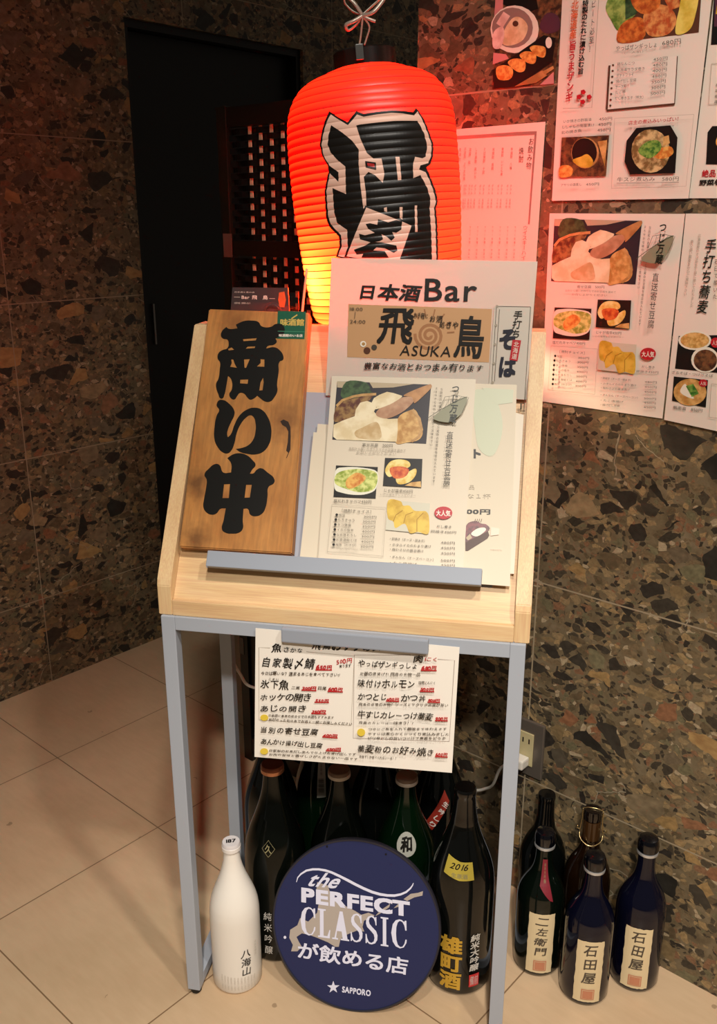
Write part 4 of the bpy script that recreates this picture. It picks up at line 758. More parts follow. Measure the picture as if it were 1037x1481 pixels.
DATA['hand_menu']={"o":[-0.1383,1.11248,0.65584],"out":[[0.0,0.0],[0.27353,-0.0035],[0.26958,-0.19185],[-0.00882,-0.20014]],"el":[["#","lettering"],["L","lgrey",75,[1933,-2736,377,-2815,-14,-13996,13052,-13388,13511,-2866,6962,-2845]],["L","fade",71,[21053,-2006,13511,-2709,13344,-15350,26461,-14338,26782,-2240,24561,-2295]],["T","ink","飛鳥おすすめメニュー",[7702,-2461,21190,-1777,7756,-948],0.02,1],["T","ink","魚",[2059,-3413,3477,-3282,2175,-2052],0.02,1],["T","ink","さかな",[3851,-3168,6441,-3039,3872,-2373],0.012,1],["T","ink","自家製〆鯖",[705,-5870,8093,-5477,840,-4086],0.012,1],["T","redp","650円",[8240,-5463,10446,-5249,8282,-4613],0.05,1],["L","redp",193,[8182,-5405,10475,-5198]],["T","redp","500円",[11110,-4342,13290,-3866,11058,-3604],0.02,1],["T","ink","有ります",[11471,-4831,13072,-4519,11475,-4308],0.012,1],["T","inks","今日は寒いな？温まるあじを食べて下さい!!",[548,-6940,11536,-6148,586,-6254],0.012,1],["T","ink","氷下魚",[371,-9001,4379,-8871,440,-7439],0.012,1],["T","inks","こまい",[1630,-7565,2988,-7479,1640,-7239],0.012,1],["T","inks","二尾",[4760,-8637,5960,-8563,4771,-8179],0.012,1],["T","redp","300円",[6256,-8680,8269,-8539,6299,-7992],0.05,1],["L","redp",196,[6197,-8621,8299,-8488]],["T","inks","四尾",[8494,-8338,9679,-8298,8502,-7802],0.012,1],["T","redp","600円",[9899,-8502,11933,-8343,9936,-7787],0.05,1],["L","redp",193,[9840,-8444,11963,-8291]],["T","ink","ホッケの開き",[304,-10940,7498,-10252,394,-9657],0.012,1],["T","redp","550円",[8064,-10323,10000,-10136,8102,-9763],0.05,1],["L","redp",195,[8005,-10264,10030,-10084]],["T","ink","あじの開き",[295,-12542,6794,-11943,363,-11450],0.012,1],["T","redp","350円",[7587,-12089,9594,-11922,7628,-11424],0.05,1],["L","redp",197,[7528,-12029,9625,-11869]],["P","yellow",[1418,-13341,1353,-13567,1185,-13760,947,-13884,686,-13913,455,-13841,298,-13682,247,-13469,313,-13243,481,-13050,719,-12927,979,-12899,1210,-12971,1367,-13129]],["T","inks","日本酒に最高の組合せで日本酒もすすみます",[1452,-13220,10676,-12547,1497,-12747],0.012,1],["T","inks","脂がのった旬の魚でお酒と一緒にお楽しみください",[1432,-13860,13198,-13261,1478,-13351],0.012,1],["T","ink","当別の寄せ豆腐",[208,-15958,8470,-15427,278,-14814],0.012,1],["T","redp","400円",[9102,-15556,11176,-15470,9139,-14948],0.05,1],["L","redp",197,[9042,-15496,11207,-15417]],["T","ink","あんかけ揚げ出し豆腐",[180,-17669,9049,-17403,261,-16685],0.012,1],["T","redp","450円",[9576,-17646,11643,-17470,9613,-17049],0.05,1],["L","redp",198,[9516,-17585,11674,-17416]],["P","yellow",[1249,-18678,1184,-18910,1013,-19110,772,-19238,508,-19270,273,-19198,114,-19036,63,-18818,130,-18585,301,-18386,542,-18258,805,-18227,1039,-18299,1198,-18460]],["T","inks","自家製の和風だしあんで仕上げた揚げ出しです",[1356,-18734,13786,-17910,1402,-18247],0.012,1],["T","inks","お肉の旨味と香ばしさがたまらない一品です",[1337,-19357,14011,-18595,1383,-18869],0.012,1],["T","ink","肉",[21416,-2894,22708,-2802,21425,-1854],0.02,1],["T","redp","にく",[22927,-2549,24490,-2463,22914,-1978],0.012,1],["T","ink","やっぱザンギっしょ",[14081,-4267,21860,-3957,14153,-3158],0.012,1],["T","redp","680円",[22495,-3990,24499,-3827,22507,-3256],0.05,1],["L","redp",184,[22437,-3933,24525,-3777]],["T","inks","定番の唐揚げ!!! 飛鳥の名物一品",[14299,-5513,22373,-4878,14327,-4907],0.012,1],["T","ink","味付けホルモン",[14009,-7330,21629,-6686,14038,-6048],0.012,1],["T","inks","味噌にんにく",[22184,-6029,24369,-5841,22173,-5479],0.012,1],["T","redp","500円",[22419,-7065,24256,-6925,22434,-6446],0.05,1],["L","redp",185,[22361,-7008,24283,-6875]],["T","ink","かつとじ",[14008,-9183,17861,-8862,14082,-8126],0.012,1],["T","redp","600円",[17934,-8967,19634,-8837,17958,-8402],0.05,1],["L","redp",189,[17876,-8908,19662,-8786]],["T","ink","かつ丼",[19878,-8763,23162,-8563,19891,-7690],0.012,1],["T","redp","800円",[23489,-8529,25073,-8411,23503,-7954],0.05,1],["L","redp",185,[23431,-8472,25100,-8360]],["T","inks","飛鳥の自慢の丼物！ソースとサクサクの衣が旨い",[14126,-10063,26148,-8919,14155,-9508],0.012,1],["T","ink","牛すじカレーつけ蕎麦",[14008,-11917,24224,-11208,14082,-10682],0.012,1],["T","redp","900円",[24551,-11172,26170,-11027,24564,-10574],0.05,1],["L","redp",186,[24493,-11114,26196,-10976]],["T","inks","飛鳥のカレーは一味違う！！",[14155,-12805,21589,-12082,14185,-12275],0.012,1],["P","yellow",[15087,-13957,15032,-14222,14877,-14448,14651,-14589,14401,-14617,14175,-14527,14019,-14337,13963,-14084,14019,-13818,14175,-13593,14400,-13453,14650,-13425,14875,-13515,15031,-13705]],["T","inks","つゆにご飯を入れて最後まで味わえます",[15484,-13648,26112,-12424,15482,-13153],0.012,1],["T","inks","牛すじは柔らかくじっくり煮込みました",[15487,-14376,26421,-13202,15485,-13879],0.012,1],["T","inks","ピリ辛だしの旨いつけ汁で蕎麦をどうぞ",[15489,-15024,26012,-13836,15487,-14542],0.012,1],["T","ink","蕎麦粉のお好み焼き",[14007,-17256,24364,-16698,14082,-15803],0.012,1],["T","redp","600円",[24695,-16642,26335,-16496,24706,-15945],0.05,1],["L","redp",189,[24636,-16583,26362,-16444]],["T","inks","飛鳥でしか食べられない一品！！",[14231,-18074,19348,-17782,14261,-17563],0.012,1]]}
DATA['wood_sign']={"o":[-0.21719,1.34398,1.05497],"out":[[0.0,0.0],[0.15027,-0.00301],[0.16376,-0.35156],[0.00571,-0.35236]],"el":[["#","crack"],["P","crack",[12681,-16679,13107,-16397,13829,-16710,14221,-17470,14424,-18852,14589,-20689,14204,-21930,14125,-21903,14341,-21159,14006,-20869,14090,-19637,13989,-18099,13615,-17495,13049,-17209]],["#","sticker"],["P","green",[10376,-139,14508,-191,14769,-4378,10722,-4398]],["T","gold","味酒館",[11008,-2430,14486,-2385,10914,-1365],0.03,0],["L","gold",187,[12526,-1331,13316,-707]],["L","greenl",94,[10747,-3288,14649,-3293]],["T","paper","味酒館のいる店",[11005,-4147,14475,-4110,10969,-3707],0.03,0]],"strokes":[[[4434,-2412,5480,-1860,6579,-1737,7714,-1927,8268,-2574,9694,-2624,10273,-2201,11389,-2340,11629,-3724,10534,-4403,10779,-4885,10484,-5299,9502,-5601,9342,-5962,10536,-5736,11368,-6167,12024,-7117,12002,-7600,11566,-7855,11590,-9377,11583,-11291,11741,-12237,11423,-13198,10884,-13849,10112,-13846,9441,-13428,8930,-13051,8515,-13463,7997,-13672,7576,-13418,6952,-12805,6319,-12748,5991,-13237,5663,-13726,5175,-13585,4826,-12961,5087,-12313,4952,-11036,4523,-10407,4266,-10254,4220,-11702,4096,-13147,3925,-13631,3611,-13643,3213,-13019,2770,-12073,2683,-11433,2912,-10782,2924,-9327,2804,-8195,2421,-7718,2392,-6903,2882,-6399,3633,-6051,3716,-5230,3461,-4744,2802,-4596,2429,-4193,2490,-3449,3046,-2807,3400,-3064,4747,-2984],[5750,-4604,7781,-4390,7670,-4768,5871,-4929],[6605,-5727,7732,-5648,7658,-5943,6331,-6060],[3728,-6163,4250,-5904,4695,-6267,3871,-6404],[4411,-7741,4727,-7732,5015,-8372,5445,-9006,4401,-8877,4564,-8305],[6301,-7686,7158,-7613,6778,-8965,6543,-8973],[8723,-7567,9306,-7599,9442,-8722,8315,-8709,8798,-8178],[6142,-10755,7307,-10669,7315,-11356,6182,-11315],[9450,-10326,9615,-11039,9605,-12233,9116,-12298,9150,-11055]],[[3183,-14537,3422,-13971,3960,-13871,4970,-14390,5891,-15463,5942,-16092,5630,-17049,5309,-18161,5298,-19021,5463,-19326,5798,-18921,6156,-17498,6747,-16060,7720,-15154,8767,-14846,9887,-15149,10767,-16055,11375,-17279,11636,-18820,11480,-20064,10776,-21174,9760,-21607,8532,-21588,7424,-21332,6838,-20973,7661,-20780,8530,-20353,9121,-19552,9319,-18300,9165,-17059,8782,-16213,8287,-15966,7714,-16335,7062,-17303,6625,-18729,6498,-20136,6178,-21236,5767,-21642,4978,-21524,4093,-20712,3581,-19800,3307,-17775,3407,-16194,3660,-15392,3215,-14774]],[[5781,-22336,6555,-21759,7454,-21562,8399,-21748,9409,-22468,9919,-23132,9504,-23841,9267,-24387,9721,-24363,10185,-23806,10686,-23552,11740,-24108,12833,-25037,12821,-25567,12135,-26131,12147,-27485,12047,-29137,11690,-29903,10841,-30326,10066,-30148,9589,-29354,8988,-29388,9081,-30951,9206,-32281,8739,-32755,7857,-32928,6942,-32867,6357,-32457,6406,-31111,6491,-29457,5744,-29576,5228,-30282,4641,-30467,3841,-30213,3281,-29491,3211,-28436,3289,-26759,3198,-25541,2796,-24871,3297,-24000,4204,-23262,4762,-23388,5441,-24429,6587,-24371,6418,-23075],[5785,-26092,6649,-26015,6728,-28012,5817,-28063],[8937,-26000,9738,-25957,9692,-27772,8943,-27843]]]}
DATA['card']={"o":[-0.18607,1.37627,1.08276],"out":[[0.0,0.0],[0.0846,0.00042],[0.08594,-0.03392],[-0.00435,-0.03482]],"el":[["#","lettering"],["T","paper","日本酒と肴の店",[336,-755,3374,-764,364,-547],0.0,0],["T","paper","Bar 飛　鳥",[1351,-1675,5358,-1683,1395,-1051],0.02,0],["L","paper",56,[216,-1380,1141,-1383]],["L","paper",55,[5637,-1506,6458,-1511]],["T","paper","札幌市中央区　営業時間十八時より",[210,-2371,2671,-2365,221,-2109],0.0,0],["P","orange",[7120,-626,7940,-477,8128,-1640,7882,-2712,7153,-2725,6964,-1658]]]}
DATA['disc']={"base":[-0.01295,1.11041,-0.0],"r":0.134,"tilt":19,"el":[["#","printed_design"],["P","tan",[-6491,5910,-5607,5740,-4725,5570,-4207,4225,-3134,3238,-1366,2626,-192,2220,840,1741,1954,2226,2969,1942,1322,881,1154,-122,1480,-778,279,-802,-1110,-1554,-2209,-2408,-2418,-3702,-2991,-3782,-4181,-3244,-5951,-2784,-7133,-2523,-8455,-2422,-9291,-3104,-8803,-3887,-8323,-4528,-9005,-5332,-10024,-5475,-9794,-4450,-10448,-3406,-10381,-2118,-9260,-1256,-8895,-72,-7554,-458,-6195,1139,-6011,2860,-6548,4487]],["P","tan",[3034,1811,3770,2803,4853,3673,5282,4064,5147,3488,3798,2332]],["P","tan",[5857,3443,6519,4171,7475,4687,7095,3969]],["P","tan",[7314,5027,8381,6000,9486,6283,10248,6659,10205,5960,8971,5522,7889,4824]],["P","lt",[-10920,-3386,-10995,-3596,-11190,-3672,-11357,-3557,-11371,-3337,-11221,-3178,-11020,-3199]],["P","lt",[-9872,5490,-9748,6246,-9269,6933,-8410,7627,-7366,7980,-6321,8111,-5271,8082,-4219,7895,-2872,7479,-1534,7011,-212,6505,1096,6060,2386,5700,3653,5508,4762,5474,5854,5588,6791,5870,7578,6304,8180,6894,8507,7364,8661,7719,8740,7699,8658,7301,8372,6747,7756,6068,6909,5566,5908,5206,4750,5083,3586,5090,2267,5289,942,5657,-384,6108,-1710,6614,-3027,7105,-4337,7539,-5338,7716,-6330,7771,-7311,7649,-8273,7354,-9092,6757,-9590,6184,-9786,5478]],["T","lt","the",[-7958,5099,-3114,5269,-7316,7449],0.02,2],["T","lt","PERFECT",[-8846,2431,8453,2426,-8994,4796],0.045,0],["S","lt",[-8736,-2602,8387,-2579,-9014,1841]],["T","lt","が飲める店",[-8940,-6371,8623,-6539,-8931,-3706],0.02,0],["T","lt","SAPPORO",[-1473,-10643,3074,-10609,-1474,-9689],0.03,0],["P","lt",[-2954,-9064,-2676,-9717,-1933,-9613,-2504,-10131,-2238,-10788,-2868,-10457,-3448,-10968,-3266,-10244,-3893,-9901,-3147,-9786]],["P","black",[-5074,11689,-5117,11564,-5237,11500,-5362,11535,-5420,11648,-5377,11773,-5258,11837,-5132,11802]],["P","black",[4318,11621,4275,11497,4159,11434,4036,11468,3979,11580,4022,11704,4139,11767,4261,11733]]]}
DATA['lantern']={"o":[0.04394,1.43039,1.034],"ax":[-0.09564,0.0179,0.99525],"L":0.3597,"el":[["#","painted_character"],["P","black",[-5850,28780,-4549,27839,-3318,27037,-2002,28288,-1052,27824,702,27914,2689,27936,4279,27765,5753,27543,6304,28057,6698,27640,7491,26442,8017,25110,8694,23356,8444,21913,7860,20854,7135,20491,7670,19244,8537,17319,8845,16036,8425,14998,8590,12850,8580,10689,8539,7517,-1787,8493,-7084,9896,-6236,11364,-6165,12611,-7528,14018,-7899,15167,-7789,16653,-7626,18750,-6944,20556,-6637,21184,-6657,21930,-7447,23304,-7699,24773,-7277,26143,-6688,27483]],["P","lcream",[-5660,28350,-4450,27484,-3259,26669,-1927,27838,-1080,27462,664,27572,2651,27617,4238,27445,5877,27130,6485,27644,7198,26345,7724,25013,8314,23360,8050,21922,7478,21013,6134,20765,5925,20260,6880,19860,7371,19049,8081,17340,8443,15951,8025,15021,8185,12877,8170,10720,8164,7881,-1753,8816,-6734,9982,-5862,11333,-5780,12730,-7148,14244,-7456,15235,-7419,16618,-7299,18716,-6454,20956,-5283,19705,-5140,20928,-6408,21941,-7180,23270,-7374,24730,-6952,26099,-6376,27339]],["P","black",[-5634,26975,-4092,25825,-2855,24671,-2083,23472,-2255,21667,-2269,18801,-2181,16094,-2126,15775,-4177,12266,-5003,10612,-4758,13388,-6117,14366,-6411,15884,-6261,19023,-4376,18029,-4088,21566,-5016,22391,-5995,23532,-6389,24602,-6130,25785]],["P","black",[-2140,26496,-1702,26548,565,26576,2970,26586,6280,26427,7138,24821,7493,23175,7064,21853,6526,21671,5399,21929,5001,20830,4934,19189,6030,19534,6992,17817,7430,16323,7218,15071,7325,11865,7296,7959,2383,8427,3988,12886,-1741,16049,-1627,17907,-1717,19976,-1060,20521,-244,20031,694,18955,1014,20116,794,22067,-266,22169,-1052,22958,-1741,24846]],["P","lcream",[2638,22091,3192,22049,3216,19106,2727,19106]],["P","lcream",[570,15720,950,15788,959,15119,598,15278]],["P","lcream",[2674,15631,3083,15596,2964,13970,2610,14212]],["P","lcream",[4831,15662,5176,15635,5053,12157,4681,12189]],["P","black",[-1360,21936,3,21595,-10,20723,-1326,21161]],["P","lred",[-1126,21668,-181,21451,-200,21005,-1095,21298]],["P","black",[-1877,16272,4476,13163,2320,8217,-1753,8816,-5627,9790]],["P","lcream",[-1745,16008,4176,13061,2054,8459,-1729,9031,-5240,9847]],["P","black",[-2031,13873,-1466,13924,-495,13620,-319,14340,318,14068,961,13797,2094,14006,2871,13725,2683,12686,1966,12328,1416,12486,1695,11716,1212,11335,587,11991,-53,12350,110,11653,-358,11442,-1492,11378,-3035,11949,-3064,12699,-2291,12414,-923,12603,-1757,13213]],["P","black",[-4018,10638,-2440,11037,-1478,11484,-150,11252,1839,10634,1975,9978,1429,9707,233,10466,-880,10678,-1370,10295,196,10040,692,9131,-3078,9476,-2791,9991,-3739,9965]]]}
DATA['bottles']={"white":[-0.1973,1.1792,0.0395,0.263],"H":[0.1634,1.1885,0.0515,0.356],"B":[-0.1377,1.2548,0.05,0.356],"F":[0.0791,1.282,0.05,0.315],"D":[-0.0314,1.272,0.049,0.334],"A":[-0.1549,1.3791,0.048,0.36],"C":[-0.0658,1.4204,0.049,0.37],"E":[0.0357,1.3811,0.05,0.36],"G":[0.1408,1.3665,0.05,0.37],"R1":[0.2971,1.2136,0.0385,0.253],"R2":[0.3617,1.1556,0.0385,0.255],"R3":[0.4498,1.1816,0.0385,0.266],"K1":[0.3161,1.3017,0.0385,0.27],"K2":[0.379,1.2461,0.038,0.27]}

# ------------------------------------------------------------------ measured frames
L0 = Vector((-0.91846, 2.06504, 0))      # left wall, start of its floor line
R0 = Vector((0.49634, 1.20366, 0))       # right wall
A0 = Vector((-0.26471, 1.14021, 0))      # front left leg of the menu stand
WALL_L = rotz(L0, 48.5)                  # x along the wall, y into it
WALL_R = rotz(R0, -41.5)
STAND = rotz(A0, -10.6)                  # x along the front, y backwards
eR = Vector((0.74896, -0.66262, 0)); nR = Vector((-0.66262, -0.74896, 0))
eS = Vector((0.98294, -0.18395, 0)); dS = Vector((0.18395, 0.98294, 0))
SN = Vector((-0.15767, -0.84251, 0.51508)); SU = Vector((0.09475, 0.50629, 0.85714))
UPZ = Vector((0, 0, 1))

# ------------------------------------------------------------------ the setting
stone_l = breccia('breccia_panels_left', 0.147, 0.56, 0.2385, 0.3745, (3.1, 1.7, 0.4))
stone_r = breccia('breccia_panels_right', -0.27, 0.56, 0.2385, 0.3735, (0.35, 5.2, 2.3))
tile = floor_stone('beige_floor_tiles')
fl = box_obj('floor', (-0.02, -2.6, -0.05), (3.2, 2.6, 0), tile)
fl.matrix_world = WALL_L @ Matrix.Rotation(math.radians(-90), 4, 'Z')
tag(fl, 'beige stone floor tiles with thin dark joints', 'floor', kind='structure')

bm = bmesh.new()
add_box(bm, (-1.4, 0, 0), (0.528, 0.12, 2.5))
add_box(bm, (1.142, 0, 0), (4.2, 0.12, 2.5))
add_box(bm, (0.528, 0, 1.645), (1.142, 0.12, 2.5))
wl = from_bm('wall_left', bm, stone_l)
wl.matrix_world = WALL_L
tag(wl, 'dark brown breccia stone wall with the black door', 'wall', kind='structure')
wr = box_obj('wall_right', (-0.54, 0, 0), (1.5, 0.14, 2.5), stone_r)
wr.matrix_world = WALL_R
tag(wr, 'brown breccia stone wall carrying the menu posters', 'wall', kind='structure')

door_m = plain('black_stained_door', '#0c0908', 0.45)
dr = empty('door_1', WALL_L, 'tall black door set in the left stone wall', 'door')
dr['kind'] = 'structure'
bm = bmesh.new()
add_box(bm, (0.545, 0.045, 0.004), (1.125, 0.085, 1.625), 0.002)
from_bm('door_leaf', bm, door_m, dr)
bm = bmesh.new()
add_box(bm, (0.5285, 0.012, 0), (0.545, 0.115, 1.6445))
add_box(bm, (1.125, 0.012, 0), (1.1415, 0.115, 1.6445))
add_box(bm, (0.545, 0.012, 1.626), (1.125, 0.115, 1.6445))
from_bm('door_frame', bm, plain('black_door_frame', '#100c0a', 0.4), dr)
box_obj('door_handle', (0.582, 0.036, 0.848), (0.588, 0.0455, 0.958), plain('brushed_steel', '#8a8580', 0.3, 1.0), dr, 0.001)

# ------------------------------------------------------------------ menu stand
birch = wood('birch_wood', '#d3af83', '#debd91', '#e7cba2', (0.7, 6, 6), 7, 0.42)
birch_v = wood('birch_wood_sides', '#d2ad80', '#ddbc90', '#e6caa0', (6, 3, 0.7), 7, 0.42)
greypaint = plain('light_grey_powder_coat', '#a6acb6', 0.45)
greybar = plain('grey_magnet_strip', '#959ba6', 0.5)
rubber = plain('black_rubber', '#0d0c0b', 0.6)
stand = empty('menu_stand', STAND, 'pale wooden slanted menu stand on thin light grey metal legs', 'menu stand')
X0, X1, DB = -0.007, 0.487, 0.245
for lx, ly in ((X0, 0), (X1 - 0.02, 0), (X0, DB - 0.02), (X1 - 0.02, DB - 0.02)):
    lg = box_obj('leg', (lx, ly, 0.012), (lx + 0.02, ly + 0.02, 0.661), greypaint, stand, 0.0012)
    lathe('foot_cap', [(0, 0), (0.006, 0.0005), (0.0085, 0.004), (0.0085, 0.0125), (0, 0.0125)], rubber, lg, 20).location = (lx + 0.01, ly + 0.01, 0)
bm = bmesh.new()
for lo, hi in (((X0 + 0.02, 0, 0.641), (X1 - 0.02, 0.02, 0.661)), ((X0 + 0.02, DB - 0.02, 0.641), (X1 - 0.02, DB, 0.661)), ((X0, 0.02, 0.641), (X0 + 0.02, DB - 0.02, 0.661)), ((X1 - 0.02, 0.02, 0.641), (X1, DB - 0.02, 0.661))):
    add_box(bm, lo, hi, 0.0008)
from_bm('top_frame', bm, greypaint, stand)
for lx in (X0, X1 - 0.02):
    box_obj('bottom_rail', (lx, 0.02, 0.013), (lx + 0.02, DB - 0.02, 0.031), greypaint, stand, 0.0008)
SIDE = [(0.004, 0.661), (0.245, 0.661), (0.245, 1.033), (0.200, 1.033), (0.0075, 0.713), (0.004, 0.704)]
YZ = Matrix(((0, 0, 1, 0), (1, 0, 0, 0), (0, 1, 0, 0), (0, 0, 0, 1)))     # (d, z, x) -> stand axes
for xa, xb in ((-0.011, 0.009), (0.471, 0.491)):
    bm = bmesh.new()
    prism(bm, SIDE, xa, xb, YZ)
    bmesh.ops.bevel(bm, geom=bm.edges[:], offset=0.0012, segments=2, affect='EDGES')
    from_bm('side_panel', bm, birch_v, stand)
# slanted board, its face 18 mm behind the edges of the side panels
off = 0.018
nd, nz = -0.857, 0.515
def slant(d, z, k):
    return (d + nd * k, z + nz * k)
q0 = slant(0.0075 - 0.032 * 0.515, 0.713 - 0.032 * 0.857, -off)
q1 = slant(0.2005, 1.0335, -off)
q2 = slant(0.2005, 1.0335, -off - 0.012)
q3 = slant(0.0075 - 0.032 * 0.515, 0.713 - 0.032 * 0.857, -off - 0.012)
bm = bmesh.new()
prism(bm, [q0, q3, q2, q1], 0.0092, 0.4708, YZ)
from_bm('slanted_board', bm, birch, stand)
bm = bmesh.new()
add_box(bm, (0.0092, 0.0035, 0.6612), (0.4708, 0.015, 0.684), 0.0015)
from_bm('front_bar', bm, birch, stand)
bm = bmesh.new()
add_box(bm, (0.0092, 0.2200, 1.014), (0.1450, 0.272, 1.033), 0.0012)
add_box(bm, (0.1440, 0.2200, 1.014), (0.4708, 0.238, 1.033), 0.0012)
from_bm('top_shelf', bm, birch, stand)
box_obj('lantern_bracket', (0.155, 0.2385, 1.012), (0.315, 0.405, 1.0224), birch, stand, 0.001)
box_obj('back_panel', (0.0092, 0.230, 0.6615), (0.4708, 0.2375, 1.0135), birch, stand)
# grey magnetic sheet and the ledge bar on the board
def on_board(name, xa, xb, ka, kb, ha, hb, mat, bev=0.0):
    """box lying on the slant: x range, k = height over the side-panel edge plane, h = distance up the slope"""
    bm = bmesh.new()
    add_box(bm, (xa, ha, ka), (xb, hb, kb), bev)
    for v in bm.verts:
        x, h, k = v.co
        d, z = 0.007 + 0.515 * h + nd * k, 0.711 + 0.857 * h + nz * k
        v.co = (x, d, z)
    return from_bm(name, bm, mat, stand)
on_board('magnetic_sheet', 0.050, 0.440, -0.0178, -0.0168, 0.024, 0.284, plain('grey_steel_sheet', '#a2a6b2', 0.38))
on_board('ledge_bar', 0.059, 0.4265, -0.0006, 0.0125, 0.0215, 0.0432, greybar, 0.0012)
bm = bmesh.new()
add_box(bm, (0.1675, -0.0155, 0.6435), (0.3635, -0.0052, 0.6640), 0.0022)
from_bm('clip_bar', bm, greybar, stand)

# ------------------------------------------------------------------ sheets on the stand
lam = plain('laminated_paper', '#dccfba', 0.38, spec=0.35)
lam2 = plain('laminated_cream_paper', '#dccfb8', 0.45, spec=0.3)
matte = plain('matte_paper', '#efe8dd', 0.6)
film = film_paper('laminated_thin_sheet', '#e6dccf', 0.15, '#f6efe0')
SLANT = (eS, SU, SN)
sheet('menu_sheet', 'tofu_stand', SLANT, 'laminated tofu menu with food photos in front on the slanted stand', 'menu', lam, group='sheets stacked on the slanted stand')
sheet('menu_sheet', 'dessert_sheet', SLANT, 'laminated sheet with a brown cake picture and 100円, right of the tofu menu', 'menu', lam2, group='sheets stacked on the slanted stand')
sheet('menu_sheet', 'cream_sheet', SLANT, 'blank cream sheet edge showing left of the tofu menu, in front', 'paper sheet', lam2, group='sheets stacked on the slanted stand')
sheet('menu_sheet', 'cream_sheet_back', SLANT, 'blank cream sheet showing only a thin top edge behind another', 'paper sheet', lam2, group='sheets stacked on the slanted stand')
sheet('menu_sheet', 'white_sheet', SLANT, 'narrow white sheet edge beside the right side panel of the stand', 'paper sheet', lam, group='sheets stacked on the slanted stand')
bup, bn = [Vector(v) for v in DATA['bar_sheet']['axes']]
sheet('bar_sign_sheet', 'bar_sheet', (eS, bup, bn), 'white see-through sheet headed 日本酒Bar with a tan banner, in front of the lantern', 'sign', film)
sheet('soba_flyer', 'soba_flyer', (eS, bup, bn), 'narrow white banner flyer reading そば at the stand top right', 'flyer', film)
sheet('handwritten_menu', 'hand_menu', (eS, UPZ, -dS), 'handwritten white paper menu with red prices hanging under the stand', 'menu', matte)

# ------------------------------------------------------------------ posters on the right wall
poster = plain('glossy_poster_paper', '#e9dccd', 0.3, coat=0.15)
WR = (eR, UPZ, nR)
sheet('menu_poster', 'karaage_poster', WR, 'poster with fried chicken, lemon and a notebook price list, top right wall', 'poster', poster, group='menu posters on the right wall')
sheet('menu_poster', 'skewer_poster', WR, 'poster cut by the right picture edge, right of the fried chicken poster', 'poster', poster, group='menu posters on the right wall')
sheet('menu_poster', 'tofu_wall', WR, 'tofu menu poster stuck on the right wall below the fried chicken poster', 'poster', poster, group='menu posters on the right wall')
sheet('menu_poster', 'soba_poster', WR, 'poster reading 手打ち蕎麦 with two noodle bowls on the right wall', 'poster', poster, group='menu posters on the right wall')
sheet('drinks_menu', 'drinks_menu', WR, 'drinks list poster glowing pink behind the red lantern', 'poster', poster)
sheet('food_photo', 'food_photo', WR, 'dark photo of dumpling bowl and egg rolls on the wall above lantern', 'poster', M('stewd'))

# ------------------------------------------------------------------ wooden "open" board
cedar = wood('cedar_board', '#97612f', '#b07a40', '#c48d4f', (1.5, 0.9, 1), 6.5, 0.5,
             [(0.018, -0.262, 0.020, '#4a2a12'), (0.135, -0.165, 0.030, '#7a4c24'), (0.030, -0.340, 0.022, '#5a3416'), (0.060, -0.285, 0.012, '#8a4f22'), (0.040, -0.02, 0.03, '#83552a')])
sign = sheet('wooden_sign', 'wood_sign', SLANT, 'brown wooden board with black brush letters 商い中 leaning on the stand', 'sign', cedar, t=0.0195, lift=0.0, bevel=0.0016)


def brush_shape(loops, parent, mat, z, depth=0.0006):
    c = bpy.data.curves.new('brush', 'CURVE')
    c.dimensions = '2D'
    c.fill_mode = 'BOTH'
    c.resolution_u = 5
    c.extrude = depth
    for li, lp in enumerate(loops):
        pts = [(lp[i] * 1e-5, lp[i + 1] * 1e-5) for i in range(0, len(lp), 2)]
        s = c.splines.new('BEZIER')
        s.bezier_points.add(len(pts) - 1)
        s.use_cyclic_u = True
        for i, (b, p) in enumerate(zip(s.bezier_points, pts)):
            a, d = Vector(pts[i - 1]), Vector(pts[(i + 1) % len(pts)])
            u, v = (a - Vector(p)), (d - Vector(p))
            sharp = u.length and v.length and u.angle(v) < math.radians(100)
            b.co = (p[0], p[1], 0)
            b.handle_left_type = b.handle_right_type = 'VECTOR' if (li or sharp) else 'AUTO'
    o = bpy.data.objects.new('brush', c)
    COL.objects.link(o)
    bpy.context.view_layer.update()
    me = bpy.data.meshes.new_from_object(o)
    bpy.data.objects.remove(o)
    me.materials.clear()
    me.materials.append(mat)
    r = bpy.data.objects.new('brush_letter', me)
    COL.objects.link(r)
    r.parent = parent
    r.location = (0, 0, z)
    return r


for loops in DATA['wood_sign']['strokes']:
    brush_shape(loops, sign, plain('black_sign_paint', '#12110f', 0.32), 0.0003, 0.0003)

# ------------------------------------------------------------------ card holder with cards
acryl = plain('clear_acrylic', '#f4f4f4', 0.03, trans=1.0, ior=1.46)
holder = empty('card_holder', STAND, 'clear acrylic card holder on the stand top behind the wooden board', 'card holder')
bm = bmesh.new()
add_box(bm, (0.050, 0.2320, 1.0332), (0.134, 0.2530, 1.0358), 0.0008)
add_box(bm, (0.051, 0.2500, 1.0358), (0.133, 0.2525, 1.076), 0.0008)
from_bm('back_rest', bm, acryl, holder)
tube('front_lip', [(0.083, 0.2405, 1.0362), (0.084, 0.2405, 1.051), (0.089, 0.2405, 1.059), (0.096, 0.2405, 1.0615), (0.103, 0.2405, 1.059), (0.108, 0.2405, 1.051), (0.109, 0.2405, 1.0362)], 0.0016, acryl, holder)
card = sheet('business_card', 'card', (eS, UPZ, -dS), 'dark grey shop card reading Bar standing in the clear holder', 'card', plain('dark_glossy_card', '#4a4040', 0.18, coat=0.5), t=0.003)
